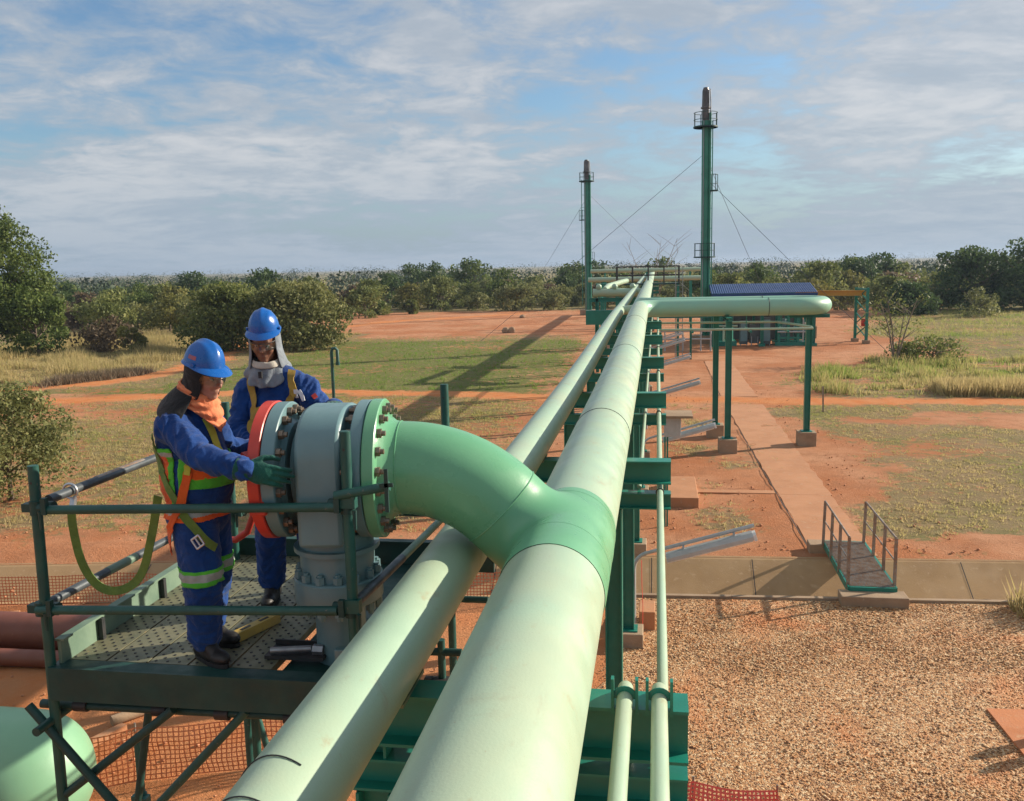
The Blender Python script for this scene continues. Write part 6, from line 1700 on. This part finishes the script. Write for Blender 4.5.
def vest(c, n):
    if not (4.17 < c.z < 4.60) or on_arm(c) or c.x < -2.8: return None
    x, z = c.x, c.z
    if z < 4.235: return (2 if z > 4.212 else 1) if z > 4.185 else None
    if x < -2.53:
        if z > 4.585 or z < 4.255: return None
        if 4.545 < z < 4.565: return 2
        return 0 if (x > -2.562 or z > 4.55) else 1
    if -2.50 < x < -2.28 and 4.365 < z < 4.53:
        return 1 if (-2.46 < x < -2.325 and 4.42 < z < 4.51) else 0
    return None
shell(wa, vest, 0.007, 'safety_vest', pa, [M['hi_green'], M['hi_orange'], M['reflect']])
def legband(c, n):
    if 3.83 < c.z < 3.918: return 1 if 3.853 < c.z < 3.895 else 0
    return None
shell(wa, legband, 0.003, 'reflective_band', pa, [M['hi_green'], M['reflect']])
bva = BVHTree.FromPolygons([v.co for v in wa.vertices], [tuple(p.vertices) for p in wa.polygons])
hn = ribbon(bva, [(-2.62, 4.30, 4.66), (-2.67, 4.35, 4.52), (-2.62, 4.30, 4.42), (-2.53, 4.28, 4.30), (-2.43, 4.28, 4.18), (-2.36, 4.30, 4.09), (-2.33, 4.36, 4.03)], 0.044, 0.015, 'harness_strap', pa, M['web_green'])
ribbon(bva, [(-2.44, 4.29, 4.47), (-2.47, 4.28, 4.36), (-2.52, 4.28, 4.25), (-2.57, 4.29, 4.16), (-2.62, 4.32, 4.06), (-2.60, 4.36, 4.0)], 0.048, 0.019, 'harness_strap', pa, M['hi_orange'])
ribbon(bva, [(-2.425, 4.29, 4.53), (-2.445, 4.29, 4.45)], 0.034, 0.024, 'harness_strap', pa, M['web_lime'])
ribbon(bva, [(-2.37, 4.40, 4.74), (-2.30, 4.40, 4.66), (-2.27, 4.42, 4.58)], 0.04, 0.012, 'harness_strap', pa, M['web_lime'])
mb = MB(); q = V((-2.385, 4.255, 4.10)); Bq = basis((0.55, 0.1, -0.75))
for a, b in (((-1, -1), (1, -1)), ((1, -1), (1, 1)), ((1, 1), (-1, 1)), ((-1, 1), (-1, -1))):
    mb.tube([q + V((a[0] * .026 * .8 + a[1] * .03 * .5, 0, a[0] * .026 * .55 - a[1] * .03 * .8)), q + V((b[0] * .026 * .8 + b[1] * .03 * .5, 0, b[0] * .026 * .55 - b[1] * .03 * .8))], 0.006, 8)
mb.tube([q + V((.015, 0, -.024)), q + V((-.015, 0, .024))], 0.005, 8)
mb.build('buckle', M['steelbuckle'], hn)

# ---- the standing worker behind the valve, facing us
pb = thing('person', 'worker standing behind the valve in grey hood and yellow harness, looking down', 'person', (-2.36, 5.28, DZ))
HB = V((-2.372, 5.20, 5.075)); HBM = frame((0.20, -0.94, -0.26))
JB = dict(pel=V((-2.37, 5.33, 4.24)), wai=V((-2.36, 5.32, 4.42)), che=V((-2.345, 5.30, 4.63)), upc=V((-2.345, 5.28, 4.78)), nek=V((-2.36, 5.25, 4.90)),
  shr=V((-2.535, 5.28, 4.76)), elr=V((-2.575, 5.17, 4.52)), wrr=V((-2.36, 5.03, 4.43)), shl=V((-2.14, 5.25, 4.775)), ell=V((-2.02, 5.22, 4.59)), wrl=V((-1.93, 5.16, 4.68)),
  hpr=V((-2.44, 5.33, 4.19)), knr=V((-2.45, 5.28, 3.85)), anr=V((-2.475, 5.31, 3.53)), hpl=V((-2.28, 5.34, 4.19)), knl=V((-2.20, 5.34, 3.85)), anl=V((-2.18, 5.38, 3.53)), fold=('elr', 'wrr', 'ell', 'knr', 'knl', 'anr', 'wai', 'shl', 'shr'))
JB['seg'] = [('pel', 'wai', .145, .14), ('wai', 'che', .145, .155), ('che', 'upc', .155, .12), ('upc', 'nek', .10, .066), ('shr', 'elr', .080, .062), ('elr', 'wrr', .062, .05), ('shl', 'ell', .080, .064), ('ell', 'wrl', .062, .05), ('shr', 'shl', .08, .08), ('nek', 'shl', .062, .074), ('nek', 'shr', .062, .074),
  ('hpr', 'knr', .115, .090), ('knr', 'anr', .090, .080), ('hpl', 'knl', .115, .088), ('knl', 'anl', .088, .08)]
JB['balls'] = [(V((-2.345, 5.28, 4.64)), (.20, .145, .17), None), (V((-2.37, 5.33, 4.2)), (.17, .13, .13), None)]
bb, wb = build_body(pb, JB, HB, HBM, M['skin_brown'], 0.0075, 9.0)
helmet(pb, HB + HBM @ V((-0.018, 0, 0.056)), HBM, 0.90); glasses(pb, HB, HBM); eyes(pb, HB, HBM)
drape('hood', pb, HB, HBM, [(0.05, .112, .092, -0.014), (0.0, .112, .094, -0.014), (-0.06, .108, .096, -0.014), (-0.115, .112, .108, -0.010), (-0.155, .118, .120, -0.008)], M['hoodgrey'], R(52), R(308), 44, 0.004, 5)
drape('hood_cape', pb, HB, frame((0.2, -0.95, -0.36)), [(-0.125, .094, .088, 0.004), (-0.145, .110, .106, 0.006), (-0.175, .130, .130, 0.010), (-0.195, .142, .145, 0.014), (-0.215, .146, .138, 0.020), (-0.232, .140, .115, 0.030)], M['hoodgrey'], 0, 2 * PI, 72, 0.018, 9, 0.006, 5.0)
drape('hood_lining', pb, HB, HBM, [(-0.098, .088, .080, 0.004), (-0.118, .094, .087, 0.006), (-0.138, .10, .095, 0.008)], M['hoodin'], R(-110), R(110), 36, 0.004, 6, 0.005, 2.0)
mb = MB(); q = HB + HBM @ V((0.135, -0.02, -0.165)); mb.box(q, (0.022, 0.012, 0.04)); mb.build('hood_clip', M['rubber'], pb)
glove(pb, V((-2.36, 5.03, 4.43)), (0.85, -0.35, -0.1), (-0.1, -0.2, 0.95), -1, 0.45)
glove(pb, V((-1.93, 5.16, 4.68)), (0.25, -0.75, 0.28), (0, 0.1, 0.95), 1, 0.35)
boot(pb, JB['anr'], (0.15, -0.95), DZ); boot(pb, JB['anl'], (0.4, -0.9), DZ)
bvb = BVHTree.FromPolygons([v.co for v in wb.vertices], [tuple(p.vertices) for p in wb.polygons])
hb = ribbon(bvb, [(-2.47, 5.24, 4.87), (-2.48, 5.08, 4.78), (-2.47, 5.08, 4.66), (-2.44, 5.08, 4.55), (-2.39, 5.08, 4.42)], 0.046, 0.012, 'harness_strap', pb, M['web_yellow'])
ribbon(bvb, [(-2.22, 5.22, 4.88), (-2.20, 5.06, 4.79), (-2.20, 5.08, 4.66), (-2.20, 5.10, 4.5)], 0.046, 0.012, 'harness_strap', pb, M['web_yellow'])
ribbon(bvb, [(-2.47, 5.06, 4.66), (-2.37, 5.04, 4.67), (-2.28, 5.04, 4.675), (-2.19, 5.07, 4.70)], 0.05, 0.016, 'harness_strap', pb, M['web_yellow'])
mb = MB(); mb.ball((-2.335, 5.115, 4.672), (0.022, 0.016, 0.024), 10, 8); mb.build('chest_ring', M['steelbuckle'], hb)
ribbon(bvb, [(-2.34, 5.04, 4.62), (-2.34, 5.04, 4.55)], 0.05, 0.014, 'vest_patch', pb, M['hi_green'])
for xx in (-2.175, -2.135): ribbon(bvb, [(xx, 5.10, 4.785), (xx, 5.10, 4.73)], 0.024, 0.010, 'pocket_tag', pb, M['badge'], sub=4)
ribbon(bvb, [(-2.06, 5.15, 4.76), (-2.04, 5.15, 4.735)], 0.03, 0.006, 'sleeve_badge', pb, M['red'], sub=3)
shell(wb, lambda c, n: 0 if 3.93 < c.z < 3.972 else None, 0.004, 'reflective_band', pb, [M['hi_orange']])

# lanyard hooked on the left rail
ly = thing('lanyard', 'sagging green webbing lanyard hooked on the left guard rail, leading to the stooping worker', 'lanyard', (-3.2, 4.45, 4.3))
pts = [(-3.255, 4.47, 4.20), (-3.255, 4.46, 4.14), (-3.235, 4.45, 4.02), (-3.21, 4.44, 3.91), (-3.16, 4.44, 3.80), (-3.08, 4.44, 3.735), (-2.98, 4.44, 3.735), (-2.88, 4.44, 3.785), (-2.82, 4.44, 3.87), (-2.78, 4.44, 4.0), (-2.73, 4.43, 4.15), (-2.69, 4.42, 4.30)]
ribbon(None, pts, 0.048, 0, 'webbing', ly, M['web_green'], 0.004, 3, False)
mb = MB(); mb.tube([(-3.275 + 0.042 * math.cos(a), 4.5, 4.297 + 0.042 * math.sin(a)) for a in [2 * PI * i / 18 for i in range(18)]], 0.008, 8, closed=True)
mb.bar((-3.25, 4.49, 4.262), (-3.252, 4.47, 4.20), 0.03, 0.02)
mb.build('snap_hook', M['steelbuckle'], ly)

# ------------------------------------------------------------------ a thin even haze over the plain
mt = bpy.data.materials.new('haze'); mt.use_nodes = True; t = mt.node_tree
t.nodes.remove(t.nodes['Principled BSDF'])
pv = t.nodes.new('ShaderNodeVolumePrincipled'); pv.inputs['Color'].default_value = (0.50, 0.63, 0.82, 1); pv.inputs['Density'].default_value = 0.0003; pv.inputs['Anisotropy'].default_value = 0.2
t.links.new(pv.outputs[0], t.nodes['Material Output'].inputs['Volume'])
mb = MB(); mb.box((0, 2150, 9.0), (6100, 4900, 20.4))
tag(mb.build('haze', mt, smooth=False), kind='stuff')
